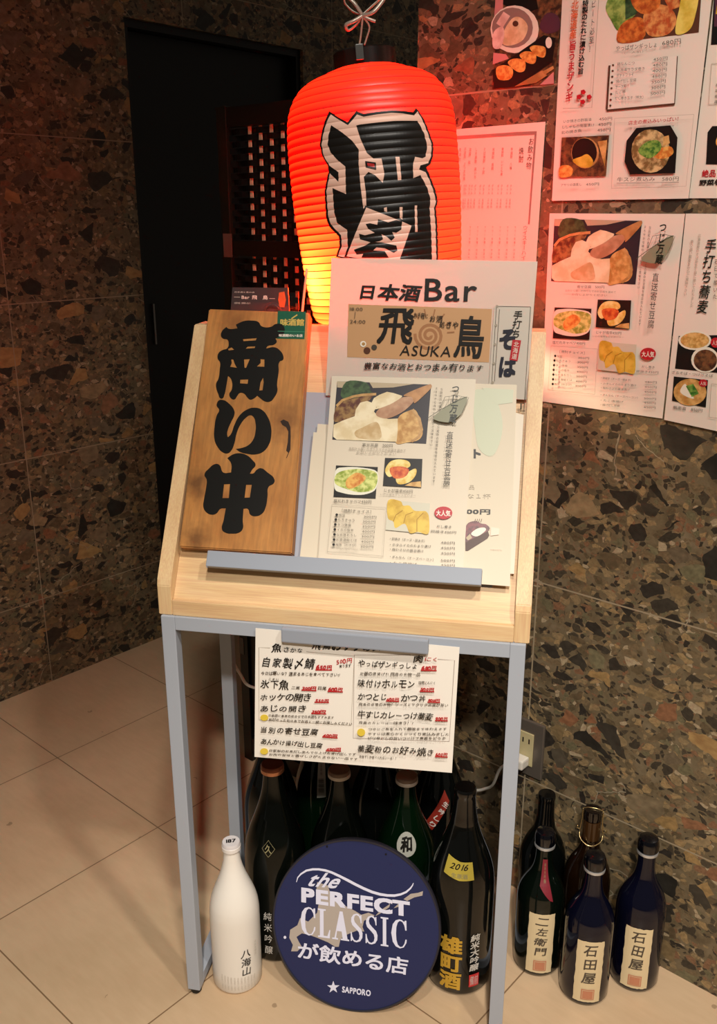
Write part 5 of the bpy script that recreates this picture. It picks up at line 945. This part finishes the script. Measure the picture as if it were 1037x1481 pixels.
stick = tube('wooden_stick', [A0 + eS * 0.1345 + dS * 0.258 + UPZ * 1.0335, A0 + eS * 0.1385 + dS * 0.260 + UPZ * 1.070, A0 + eS * 0.1435 + dS * 0.263 + UPZ * 1.110], 0.0019, plain('pale_stick', '#d8b48c', 0.5), None, 8, 3)
tag(stick, 'thin pale stick standing between the card holder and the lantern', 'stick')

# ------------------------------------------------------------------ paper lantern
D_ = DATA['lantern']
lb, la = Vector(D_['o']), Vector(D_['ax'])
llx = (Vector((1, 0, 0)) - la * la.x).normalized()
LANT = frame(lb, llx, la.cross(llx), la)
lantern = empty('paper_lantern', LANT, 'large glowing red paper lantern with black character behind the stand top', 'lantern')
LP = [(0, .100), (.006, .108), (.015, .112), (.062, .1175), (.114, .121), (.169, .1235), (.22, .1238), (.262, .1225), (.293, .1185), (.317, .108), (.333, .093), (.341, .0765), (.348, .057), (.3525, .044)]
RIB = 0.0101


def lan_r(z, base=LP):
    if z <= base[0][0]:
        r = base[0][1]
    elif z >= base[-1][0]:
        r = base[-1][1]
    else:
        for (za, ra), (zb, rb) in zip(base, base[1:]):
            if za <= z <= zb:
                i = base.index((za, ra))
                # smooth interpolation
                t = (z - za) / (zb - za)
                pa = base[max(0, i - 1)]; pb = base[min(len(base) - 1, i + 2)]
                m0 = (rb - pa[1]) / (zb - pa[0]) * (zb - za); m1 = (pb[1] - ra) / (pb[0] - za) * (zb - za)
                r = (2 * t ** 3 - 3 * t * t + 1) * ra + (t ** 3 - 2 * t * t + t) * m0 + (-2 * t ** 3 + 3 * t * t) * rb + (t ** 3 - t * t) * m1
                break
    return r + 0.0011 * abs(math.sin(math.pi * z / RIB)) ** 0.7


paper_red = lantern_paper('red_lantern_paper', (0.62, 0.004, 0.012), (0.54, 0.023, 0.004))
prof = [(lan_r(.3525 * k / 430), .3525 * k / 430) for k in range(431)]
v, f = lathe_geo(prof, 96)
link_mesh('lantern_paper', v, f, paper_red, lantern, smooth=True)
ribs = [z * RIB for z in range(1, int(.3525 / RIB) + 1)]
V, F = [], []
for z in ribs:
    r = lan_r(z) + 0.0001
    b = len(V)
    for k in range(96):
        a = 2 * math.pi * k / 96
        for dr, dz in ((0, -0.00055), (0.0005, 0), (0, 0.00055)):
            V.append(((r + dr) * math.sin(a), -(r + dr) * math.cos(a), z + dz))
    for k in range(96):
        k2 = (k + 1) % 96
        for j in range(2):
            F.append((b + k * 3 + j, b + k2 * 3 + j, b + k2 * 3 + j + 1, b + k * 3 + j + 1))
link_mesh('hoop_ribs', V, F, plain('lantern_hoop', '#5c0c0a', 0.6), lantern, smooth=True)
wrap_parts(D_['el'], lantern, lan_r, 0.122, 0.0006, 0.00016, 0, 0.005, RIB / 6)
capm = plain('smoked_cap_plastic', '#15110f', 0.25)
lathe('bottom_ring', [(0.085, -0.001), (0.1015, -0.001), (0.1015, 0.005), (0.0985, 0.005), (0.0985, 0.0015), (0.085, 0.0015), (0.085, -0.001)], plain('lantern_ring', '#1a100c', 0.4), lantern, 64)
lathe('top_cap', [(0.0425, 0.350), (0.0445, 0.350), (0.0445, 0.373), (0.0425, 0.375), (0.0415, 0.373), (0.0415, 0.351), (0.0425, 0.350)], capm, lantern, 64)
bracket = box_obj('cord_clasp', (-0.013, -0.0505, 0.3560), (-0.002, -0.0455, 0.3760), plain('chrome', '#d8d8d8', 0.12, 1.0), lantern, 0.0012)
cordm = plain('twine', '#9a7a6a', 0.55)
tube('tie_cord', [(-0.007, -0.047, 0.3745), (-0.004, -0.044, 0.3865), (0.001, -0.042, 0.4095)], 0.0014, cordm, lantern, 8)
tube('tie_cord', [(0, -0.047, 0.3745), (0.004, -0.043, 0.3835), (0.009, -0.042, 0.3975), (0.002, -0.042, 0.4095)], 0.0013, cordm, lantern, 8)
bowm = plain('silver_ribbon', '#a79a8c', 0.28, 0.3)
tube('bow_loop', [(0.001, -0.043, 0.4115), (-0.009, -0.046, 0.4275), (-0.019, -0.044, 0.4365), (-0.022, -0.041, 0.4305), (-0.013, -0.04, 0.4195), (0.001, -0.042, 0.4115)], 0.0027, bowm, lantern, 8, 8, 0.5)
tube('bow_loop', [(0.001, -0.043, 0.4115), (-0.011, -0.046, 0.4055), (-0.023, -0.045, 0.4015), (-0.02, -0.041, 0.3955), (-0.009, -0.041, 0.4015), (0.001, -0.042, 0.4115)], 0.0027, bowm, lantern, 8, 8, 0.5)
tube('bow_loop', [(0.001, -0.043, 0.4115), (0.015, -0.046, 0.4135), (0.027, -0.044, 0.4235), (0.035, -0.042, 0.4335), (0.023, -0.04, 0.4275), (0.001, -0.042, 0.4125)], 0.0027, bowm, lantern, 8, 8, 0.5)
tube('bow_loop', [(0.002, -0.043, 0.4105), (0.011, -0.044, 0.4055), (0.018, -0.044, 0.4025)], 0.0022, bowm, lantern, 8, 8, 0.5)
lamp = lathe('bulb', [(0, 0.006), (0.012, 0.006), (0.013, 0.026), (0.018, 0.034), (0.021, 0.047), (0.017, 0.060), (0.008, 0.066), (0, 0.067)], plain('frosted_bulb', '#fff2dc', 0.4, trans=0.9), lantern, 24)
pl = bpy.data.lights.new('lantern_bulb_light', 'POINT')
pl.energy = 8.0
pl.shadow_soft_size = 0.014
pl.color = (1.0, 0.80, 0.50)
po = bpy.data.objects.new('lantern_bulb_light', pl)
COL.objects.link(po)
po.parent = lantern
po.location = (-0.078, -0.040, 0.066)

# ------------------------------------------------------------------ woven folding screen
screen = empty('folding_screen', WALL_R, 'dark woven slat screen standing in front of the black door behind lantern', 'screen')
sx0, sx1, sy = -0.972, -0.600, -0.046
dark = plain('dark_screen_wood', '#140d0a', 0.4)
bm = bmesh.new()
add_box(bm, (sx0, sy, 0), (sx0 + 0.026, sy + 0.022, 1.374), 0.001)
from_bm('post', bm, plain('greenish_black_post', '#14140f', 0.4), screen)
bm = bmesh.new()
add_box(bm, (sx1 - 0.022, sy, 0), (sx1, sy + 0.022, 1.374), 0.001)
from_bm('post', bm, dark, screen)
for za, zb in ((1.338, 1.372), (1.112, 1.140), (0.56, 0.60), (0.02, 0.06)):
    box_obj('crossbar', (sx0 + 0.0265, sy + 0.001, za), (sx1 - 0.0225, sy + 0.021, zb), dark, screen, 0.0008)
slat_m = plain('dark_woven_slats', '#0b0706', 0.5, spec=0.25)
lath_m = plain('pale_bamboo_laths', '#d8bf9c', 0.5)
LX = 0.0283


def woven(za, zb):
    xa, xb = sx0 + 0.027, sx1 - 0.023
    pitch, hh = 0.0108, 0.0098
    V, F = [], []
    z = za + 0.001
    i = 0
    while z + hh < zb - 0.0005:
        n = int((xb - xa) / (LX / 4))
        b = len(V)
        for k in range(n + 1):
            x = xa + (xb - xa) * k / n
            y = sy + 0.011 - 0.0042 * math.cos(math.pi * ((x + 0.8935) / LX + i))
            for dy in (-0.0008, 0.0008):
                for dz in (0, hh):
                    V.append((x, y + dy, z + dz))
        for k in range(n):
            o, p = b + k * 4, b + k * 4 + 4
            F += [(o, p, p + 1, o + 1), (o + 2, o + 3, p + 3, p + 2), (o, o + 2, p + 2, p), (o + 1, p + 1, p + 3, o + 3)]
        F += [(b, b + 1, b + 3, b + 2), (b + n * 4, b + n * 4 + 2, b + n * 4 + 3, b + n * 4 + 1)]
        z += pitch
        i += 1
    link_mesh('woven_panel', V, F, slat_m, screen)
    bm = bmesh.new()
    k = 0
    while -0.8935 + k * LX < xb - 0.006:
        x = -0.8935 + k * LX
        add_box(bm, (x - 0.0036, sy + 0.0098, za + 0.0005), (x + 0.0036, sy + 0.0122, zb - 0.0005))
        k += 1
    from_bm('vertical_laths', bm, lath_m, screen)


woven(1.140, 1.338)
woven(0.60, 1.112)
box_obj('lower_panel', (sx0 + 0.0265, sy + 0.006, 0.06), (sx1 - 0.0225, sy + 0.014, 0.56), dark, screen)
box_obj('paper_tag', (-0.966, sy - 0.0012, 1.109), (-0.942, sy, 1.152), plain('worn_tag', '#6a4a40', 0.4), screen)
box_obj('paper_tag', (-0.9715, sy - 0.0012, 0.266), (-0.9575, sy, 0.305), plain('grey_tag', '#57504a', 0.4), screen)

# ------------------------------------------------------------------ bottles
BOT = DATA['bottles']
ISSHO = [(0, 0.004), (.80, 0.0), (.93, .006), (1, .022), (1, .50), (.985, .545), (.93, .60), (.80, .665), (.62, .735), (.47, .80), (.375, .855), (.325, .905), (.30, .955), (.30, .962)]
SLOPE = [(0, 0.005), (.80, 0.0), (.93, .008), (1, .03), (1, .50), (.985, .545), (.93, .59), (.83, .63), (.68, .675), (.53, .715), (.43, .755), (.375, .80), (.35, .85), (.345, .93), (.345, .94)]
blackglass = plain('black_bottle_glass', '#070908', 0.07, spec=0.6)
oliveglass = plain('smoky_olive_glass', '#070a07', 0.10, spec=0.35)
greenglass = plain('dark_green_glass', '#0a2410', 0.06, spec=0.55, trans=0.55, ior=1.5)
blueglass = plain('blue_black_glass', '#08091a', 0.06, spec=0.6)
amberglass = plain('brown_amber_glass', '#1d0f06', 0.06, spec=0.6, trans=0.3, ior=1.5)
whiteglass = plain('frosted_white_bottle', '#eae4da', 0.30, spec=0.4)
labelp = plain('washi_label', '#dcc79e', 0.6)
MATS['washi'] = labelp
plain('sealtan', '#c08060', 0.6); plain('silver', '#c9c9c9', 0.3, 0.6); plain('goldfoil', '#d0a73a', 0.32, 0.35); plain('goldlabel', '#c8b44c', 0.35, 0.3)
plain('whiteink', '#d6d2ca', 0.5); plain('redlabel', '#8c2a1c', 0.45); plain('sealred', '#d83a3a', 0.5); plain('winered', '#7c1f2c', 0.45)
plain('cappale', '#d6d0d0', 0.35); plain('faintprint', '#cfc8bd', 0.5); plain('dullgold', '#8c8460', 0.45); plain('darkpaper', '#171512', 0.5); plain('labelgrey', '#b5b5aa', 0.5)


def i5(*p):
    return [int(round(c * 1e5)) for c in p]


def rect(m, x0, z0, x1, z1):
    return ['P', m, i5(x0, z0, x1, z0, x1, z1, x0, z1)]


def vtext(m, t, x, ztop, zbot, wd, b=0.02, h=0):
    return ['V', m, t, i5(x, ztop, x, zbot), int(wd * 1e5), b, h]


def htext(m, t, x0, z0, x1, z1, b=0.01, h=0):
    return ['T', m, t, i5(x0, z0, x1, z0, x0, z1), b, h]


def ragged(m, x0, z0, x1, z1, n=14):
    pts = []
    for (ax, az), (bx, bz) in (((x0, z0), (x1, z0)), ((x1, z0), (x1, z1)), ((x1, z1), (x0, z1)), ((x0, z1), (x0, z0))):
        for k in range(n):
            t = k / n
            pts += [ax + (bx - ax) * t + random.uniform(-.0006, .0006), az + (bz - az) * t + random.uniform(-.0006, .0006)]
    return ['P', m, i5(*pts)]


def ring(m, cx, cz, rx, rz=None, n=22):
    rz = rz or rx
    return ['P', m, i5(*[c for k in range(n) for c in (cx + rx * math.cos(2 * math.pi * k / n), cz + rz * math.sin(2 * math.pi * k / n))])]


def bottle(key, label, profile, glass, art, cap, turn=0.0, group=None, name='sake_bottle'):
    x, y, R, H = BOT[key]
    group = group or ('sake bottles by the right wall' if key[0] in 'RK' else 'sake bottles under the menu stand')
    face = math.degrees(math.atan2(y, x)) - 90          # local -y looks at the camera
    root = empty(name, rotz((x, y, 0), face + turn), label, 'bottle', group)
    pr = [(r * R, z * H) for r, z in profile]
    fine = []
    for k, ((ra, za), (rb, zb)) in enumerate(zip(pr, pr[1:])):
        n = 5 if 3 <= k else 1
        for j in range(n):
            t = j / n
            if n > 1:
                pa = pr[max(3, k - 1)]; pb = pr[min(len(pr) - 1, k + 2)]
                m0 = (rb - pa[0]) * 0.5; m1 = (pb[0] - ra) * 0.5
                r = (2 * t ** 3 - 3 * t * t + 1) * ra + (t ** 3 - 2 * t * t + t) * m0 + (-2 * t ** 3 + 3 * t * t) * rb + (t ** 3 - t * t) * m1
            else:
                r = ra + (rb - ra) * t
            fine.append((max(r, 0), za + (zb - za) * t))
    fine.append(pr[-1])
    rt, zt = pr[-1]
    lathe('glass_body', fine + [(0, zt)], glass, root, 56)

    def rf(z):
        for (ra, za), (rb, zb) in zip(fine[2:], fine[3:]):
            if za <= z <= zb and zb > za:
                return ra + (rb - ra) * (z - za) / (zb - za)
        return fine[-1][0]
    cap(root, rt, zt, H, R, rf)
    if art:
        wrap_parts(art, root, rf, R, 0.0004, 0.00022, 0, 0.004, 0.004)
    return root


def crown_cap(mat_top, mat_side=None, r=1.18, h=0.028):
    def f(root, rt, zt, H, R, rf):
        h_ = h * H
        lathe('cap', [(rt * 1.02, zt - h_ * 0.35), (rt * r, zt - h_ * 0.3), (rt * r, zt + h_ * 0.75), (rt * (r - 0.08), zt + h_), (0, zt + h_)], mat_top, root, 40)
        if mat_side:
            lathe('cap_band', [(rt * r + 0.0001, zt - h_ * 0.3), (rt * r + 0.0006, zt - h_ * 0.25), (rt * r + 0.0006, zt + h_ * 0.35), (rt * r + 0.0001, zt + h_ * 0.4)], mat_side, root, 40)
    return f


def capsule(mat, dz=0.16, ring_m=None):
    def f(root, rt, zt, H, R, rf):
        zb = zt - dz * H
        pr = [(rf(zb) + 0.0003, zb)] + [(rf(zb + (zt - zb) * k / 8) + 0.0009, zb + (zt - zb) * k / 8) for k in range(1, 9)]
        pr += [(rt * 1.10, zt + 0.002), (rt * 1.10, zt + 0.028 * H), (rt * 1.0, zt + 0.036 * H), (0, zt + 0.036 * H)]
        lathe('capsule', pr, mat, root, 40)
    return f


def bulb_cap(mat, ring_m):
    def f(root, rt, zt, H, R, rf):
        lathe('cap', [(rt * 1.03, zt - 0.004), (rt * 1.22, zt - 0.002), (rt * 1.26, zt + 0.006), (rt * 1.22, zt + 0.013), (rt * 1.05, zt + 0.018), (rt * 0.5, zt + 0.0205), (0, zt + 0.021)], mat, root, 40)
        lathe('cap_ring', [(rt * 1.05, zt - 0.0085), (rt * 1.22, zt - 0.0085), (rt * 1.24, zt - 0.0062), (rt * 1.22, zt - 0.0042), (rt * 1.05, zt - 0.0042)], ring_m, root, 40)
    return f


coral = plain('copper_cap', '#8a4c34', 0.3, 0.5)
palecap = plain('dull_pale_cap', '#7a6250', 0.4, 0.2)
blackcap = plain('black_capsule', '#080808', 0.16, coat=0.4)
silver = MATS['silver']

r_ = bottle('white', 'frosted white sake bottle with black brush label on the floor, left', ISSHO, whiteglass,
       [['#', 'lettering'], vtext('ink', '八海山', 0.0145, 0.088, 0.036, 0.017, 0.01, 1)]
       + [vtext('faintprint', '清酒製造元八海醸造', -0.026 + 0.0052 * k, 0.040 - 0.0005 * k, 0.012, 0.0034, 0.0) for k in range(11)] + [vtext('faintprint', '特別本醸造', 0.030, 0.098, 0.070, 0.004, 0)],
       crown_cap(MATS['cappale'], plain('white_cap_side', '#e6e0da', 0.35), 1.20, 0.04))
cx_, cz_ = BOT['white'][2], BOT['white'][3]
u_, f_ = line_geo('187', 0.03)
rt_ = .30 * BOT['white'][2]; zt_ = (.962 + .04) * BOT['white'][3] + 0.0003
link_mesh('cap_print', [(-0.0075 + 0.015 * p, -0.0042 + 0.0085 * q, zt_) for p, q, _ in u_], f_, M('ink'), r_)

bottle('H', 'tall black bottle with big gold vertical letters and a gold 2016 neck label', ISSHO, blackglass,
       [['#', 'lettering'], vtext('goldfoil', '雄町酒', -0.012, 0.118, 0.014, 0.036, 0.035, 0), vtext('whiteink', '純米大吟醸', 0.026, 0.122, 0.050, 0.016, 0.02, 1), rect('sealred', 0.018, 0.020, 0.035, 0.044), htext('whiteink', '備前', 0.0195, 0.023, 0.0335, 0.041, 0.0),
        ['#', 'neck_label'], ['P', 'goldlabel', i5(-0.033, 0.226, -0.004, 0.220, 0.021, 0.221, 0.0205, 0.247, -0.004, 0.2475, -0.032, 0.254)],
        htext('ink', '2016', -0.024, 0.2355, 0.012, 0.2445, 0.015, 2), htext('dullgold', '生原酒', -0.018, 0.2235, 0.010, 0.2305)],
       capsule(blackcap, 0.13))
diamond = [['L', 'dullgold', 70, i5(-0.012, 0.2105, -0.0005, 0.2235, -0.0125, 0.237, -0.024, 0.2235, -0.012, 0.2105)], htext('dullgold', '久', -0.0185, 0.2165, -0.0065, 0.2305)]
bottle('B', 'tall black bottle with thin gold diamond emblem behind the white bottle', ISSHO, oliveglass,
       [['#', 'emblem']] + diamond + [['#', 'lettering'], vtext('whiteink', '純米吟醸', -0.016, 0.108, 0.018, 0.014, 0.0, 1)], crown_cap(coral, plain('copper_side', '#c98a68', 0.25, 0.6), 1.22))
bottle('F', 'dark green bottle with a round white shoulder label behind the blue disc', ISSHO, greenglass,
       [['#', 'round_label'], ring('labelgrey', 0.002, 0.208, 0.0195, 0.0195), htext('ink', '和', -0.010, 0.196, 0.014, 0.221, 0.04, 1)], crown_cap(palecap, plain('pale_cap_side', '#c4b6a8', 0.35), 1.20))
bottle('D', 'smoky dark bottle with pale cap, left behind the blue disc', ISSHO, oliveglass, None, crown_cap(palecap, plain('pale_cap_side', '#c4b6a8', 0.35), 1.22))
bottle('A', 'dark bottle partly hidden behind the gold diamond bottle, nearest the left leg', ISSHO, blackglass, None, capsule(blackcap, 0.14))
bottle('C', 'green bottle with a white barcode strip in the row behind', ISSHO, greenglass,
       [['#', 'barcode_label'], ['P', 'labelgrey', i5(-0.010, 0.204, 0.006, 0.206, 0.008, 0.278, -0.010, 0.278)]] + [rect('grey', -0.0075, 0.214 + 0.0028 * k, 0.0030, 0.214 + 0.0028 * k + (0.0016 if k % 3 else 0.0009)) for k in range(10)] + [vtext('grey', '一度開栓', -0.002, 0.272, 0.246, 0.005, 0)],
       crown_cap(palecap, None, 1.2))
bottle('E', 'black bottle in the middle of the back row, without visible label', ISSHO, blackglass, None, capsule(blackcap, 0.14))
bottle('G', 'black bottle with a slanted red label behind the 2016 bottle', ISSHO, blackglass,
       [['#', 'slanted_label'], ['P', 'redlabel', i5(-0.022, 0.190, -0.009, 0.178, 0.022, 0.232, 0.013, 0.252)]] + [['T', 'whiteink', t, i5(-0.0155 + 0.0073 * k, 0.1895 + 0.0125 * k, -0.0065 + 0.0073 * k, 0.1895 + 0.0125 * k - 0.007, -0.0105 + 0.0073 * k, 0.1975 + 0.0125 * k), 0.02, 1] for k, t in enumerate(('り', 'し', '吟', '生'))],
       capsule(blackcap, 0.14))


def washi(txt, tan=True, dx=0.0):
    a, b = -0.0215 + dx, 0.0205 + dx
    n = len(txt)
    el = [['#', 'paper_label'], ragged('washi', a, 0.011, b, 0.127)]
    step = 0.078 / n
    for k, ch in enumerate(txt):
        z1 = 0.1205 - k * step
        el.append(htext('inks', ch, -0.011 + dx + 0.002 * (k % 2), z1 - min(step * 0.80, 0.021), 0.010 + dx, z1, 0.015, 1))
    el += [rect('sealtan', -0.0095 + dx, 0.0165, 0.0105 + dx, 0.0365), rect('washi', -0.0078 + dx, 0.0182, 0.0088 + dx, 0.0348), rect('sealtan', -0.0072 + dx, 0.0188, 0.0082 + dx, 0.0342)]
    return el


navycap = plain('navy_bottle_cap', '#05060c', 0.12, coat=0.5)
bottle('R1', 'dark bottle with cream label and red neck tag, just right of the stand leg', SLOPE, plain('deep_green_glass', '#060d08', 0.06, spec=0.6),
       washi('二左衛門') + [['#', 'neck_tag'], ['P', 'winered', i5(-0.0095, 0.172, 0.010, 0.152, 0.015, 0.150, 0.010, 0.214, -0.008, 0.214)], vtext('dullgold', '純米大吟醸', 0.0015, 0.208, 0.176, 0.006, 0)], bulb_cap(navycap, silver), 8)
bottle('R2', 'blue-black bottle with cream label, in front of the swing-top bottle', SLOPE, blueglass, washi('石田屋', dx=0.003), bulb_cap(navycap, silver), 6)
bottle('R3', 'blue-black bottle with cream label, rightmost of the bottles by the stone wall', SLOPE, blueglass, washi('石田屋'), bulb_cap(navycap, silver), 4)
bottle('K1', 'unlabelled black bottle with long capsule behind the bottle with red neck tag', SLOPE, blackglass, None, capsule(blackcap, 0.2))


def swing_top(root, rt, zt, H, R, rf):
    stopper = plain('dark_ceramic_stopper', '#120c0a', 0.1, coat=0.6)
    wire = plain('brass_wire', '#b8a070', 0.22, 0.9)
    lathe('neck_sleeve', [(rt * 1.02, zt - 0.034), (rt * 1.10, zt - 0.033), (rt * 1.10, zt + 0.001), (rt * 1.0, zt + 0.001)], plain('amber_neck', '#3a2410', 0.15, spec=0.6), root, 32)
    lathe('stopper', [(rt * 0.9, zt + 0.001), (rt * 1.12, zt + 0.003), (rt * 1.16, zt + 0.012), (rt * 1.05, zt + 0.019), (0, zt + 0.021)], stopper, root, 32)
    q = rt * 1.22
    tube('wire_bail', [(-q, 0, zt + 0.018), (-q, -0.002, zt), (-q * 1.12, -0.004, zt - 0.020), (-q * 1.05, -0.012, zt - 0.030), (-q * 0.5, -0.0165, zt - 0.037), (0, -0.0175, zt - 0.039), (q * 0.5, -0.0165, zt - 0.037), (q * 1.05, -0.012, zt - 0.030), (q * 1.12, -0.004, zt - 0.020), (q, -0.002, zt), (q, 0, zt + 0.018)], 0.0010, wire, root, 8, 5)
    tube('wire_bail', [(-q, 0, zt + 0.018), (-q * 0.4, -0.001, zt + 0.0215), (q * 0.4, -0.001, zt + 0.0215), (q, 0, zt + 0.018)], 0.0010, wire, root, 8, 4)
    tube('wire_hook', [(-q * 1.12, -0.004, zt - 0.020), (-q * 1.5, -0.004, zt - 0.017), (-q * 1.35, -0.005, zt - 0.013)], 0.0010, wire, root, 8, 4)
    tube('wire_hook', [(q * 1.12, -0.004, zt - 0.020), (q * 1.5, -0.004, zt - 0.017), (q * 1.35, -0.005, zt - 0.013)], 0.0010, wire, root, 8, 4)


bottle('K2', 'brown swing-top bottle with wire bail behind a cream-labelled blue-black bottle', SLOPE, amberglass, None, swing_top)

# ------------------------------------------------------------------ round blue sign
dd = DATA['disc']
tl_ = math.radians(dd['tilt'])
du = dS * math.sin(tl_) + UPZ * math.cos(tl_)
dn = -dS * math.cos(tl_) + UPZ * math.sin(tl_)
disc = empty('round_sign', frame(Vector(dd['base']) + du * dd['r'], eS, du, dn), 'round navy blue beer sign with white lettering leaning on the bottles', 'sign')
R = dd['r']
lathe('sign_plate', [(0, 0), (R - 0.003, 0), (R - 0.003, -0.006), (0, -0.006)], plain('navy_sign_face', '#22284f', 0.42), disc, 96)
lathe('rim', [(R - 0.003, -0.008), (R - 0.0032, 0.0012), (R - 0.0012, 0.0016), (R, 0.0002), (R, -0.0085), (R - 0.003, -0.0085), (R - 0.003, -0.008)], plain('dark_sign_rim', '#2a2830', 0.4), disc, 96)
flat_parts(dd['el'], disc, 0.0003, 0.00005)

# ------------------------------------------------------------------ socket, plug and cord
outlet = empty('wall_outlet', WALL_R, 'steel wall socket plate with beige double socket low on the right wall', 'socket')
box_obj('cover_plate', (-0.309, -0.006, 0.250), (-0.235, 0, 0.357), plain('brushed_plate', '#7a7066', 0.35, 0.6), outlet, 0.002)
box_obj('socket_insert', (-0.290, -0.0085, 0.271), (-0.2535, -0.006, 0.3345), plain('beige_socket', '#b9ac82', 0.4), outlet, 0.001)
for xx in (-0.2735, -0.2615):
    box_obj('slot', (xx - 0.0012, -0.0089, 0.3145), (xx + 0.0012, -0.0084, 0.3235), rubber, outlet)
wp = lambda t, k, z: R0 + eR * t + nR * k + UPZ * z
white_pl = plain('white_cord_plastic', '#d8d2c6', 0.4)
cord = empty('power_cord', Matrix.Identity(4), 'white power cord running from the lantern to the wall socket plug', 'cord')
st = lambda x, d, z: A0 + eS * x + dS * d + UPZ * z
tube('cable', [st(0.160, 0.285, 1.006), st(0.10, 0.285, 0.86), st(0.058, 0.283, 0.66), Vector((-0.2295, 1.4185, 0.52)), Vector((-0.2192, 1.4145, 0.461)), Vector((-0.2059, 1.412, 0.429)), Vector((-0.1824, 1.409, 0.403)),
               Vector((-0.10, 1.435, 0.385)), Vector((0.02, 1.46, 0.36)), Vector((0.06, 1.50, 0.25)), Vector((0.1098, 1.5056, 0.125)), Vector((0.1309, 1.487, 0.138)), Vector((0.1586, 1.4624, 0.1568)), Vector((0.1819, 1.4418, 0.1727)), Vector((0.2136, 1.4138, 0.1908)),
               Vector((0.2267, 1.4022, 0.2018)), Vector((0.2393, 1.391, 0.2183)), wp(-0.305, 0.026, 0.255), wp(-0.282, 0.027, 0.279)], 0.0027, white_pl, cord, 8, 8)
bm = bmesh.new()
add_box(bm, (-0.281, -0.032, 0.2725), (-0.2585, -0.0088, 0.290), 0.003)
pg = from_bm('plug', bm, white_pl, cord)
pg.matrix_world = WALL_R
bm = bmesh.new()
add_box(bm, (-0.030, -0.008, -0.030), (0.006, 0.008, -0.004), 0.002)
add_box(bm, (-0.026, -0.006, -0.004), (0.002, 0.006, 0.002), 0.001)
sw = from_bm('inline_switch', bm, plain('greyish_plastic', '#a49a90', 0.4), cord)
sw.matrix_world = Matrix.Translation(Vector((0.133, 1.479, 0.140))) @ Matrix.Rotation(math.radians(-41.5), 4, 'Z')
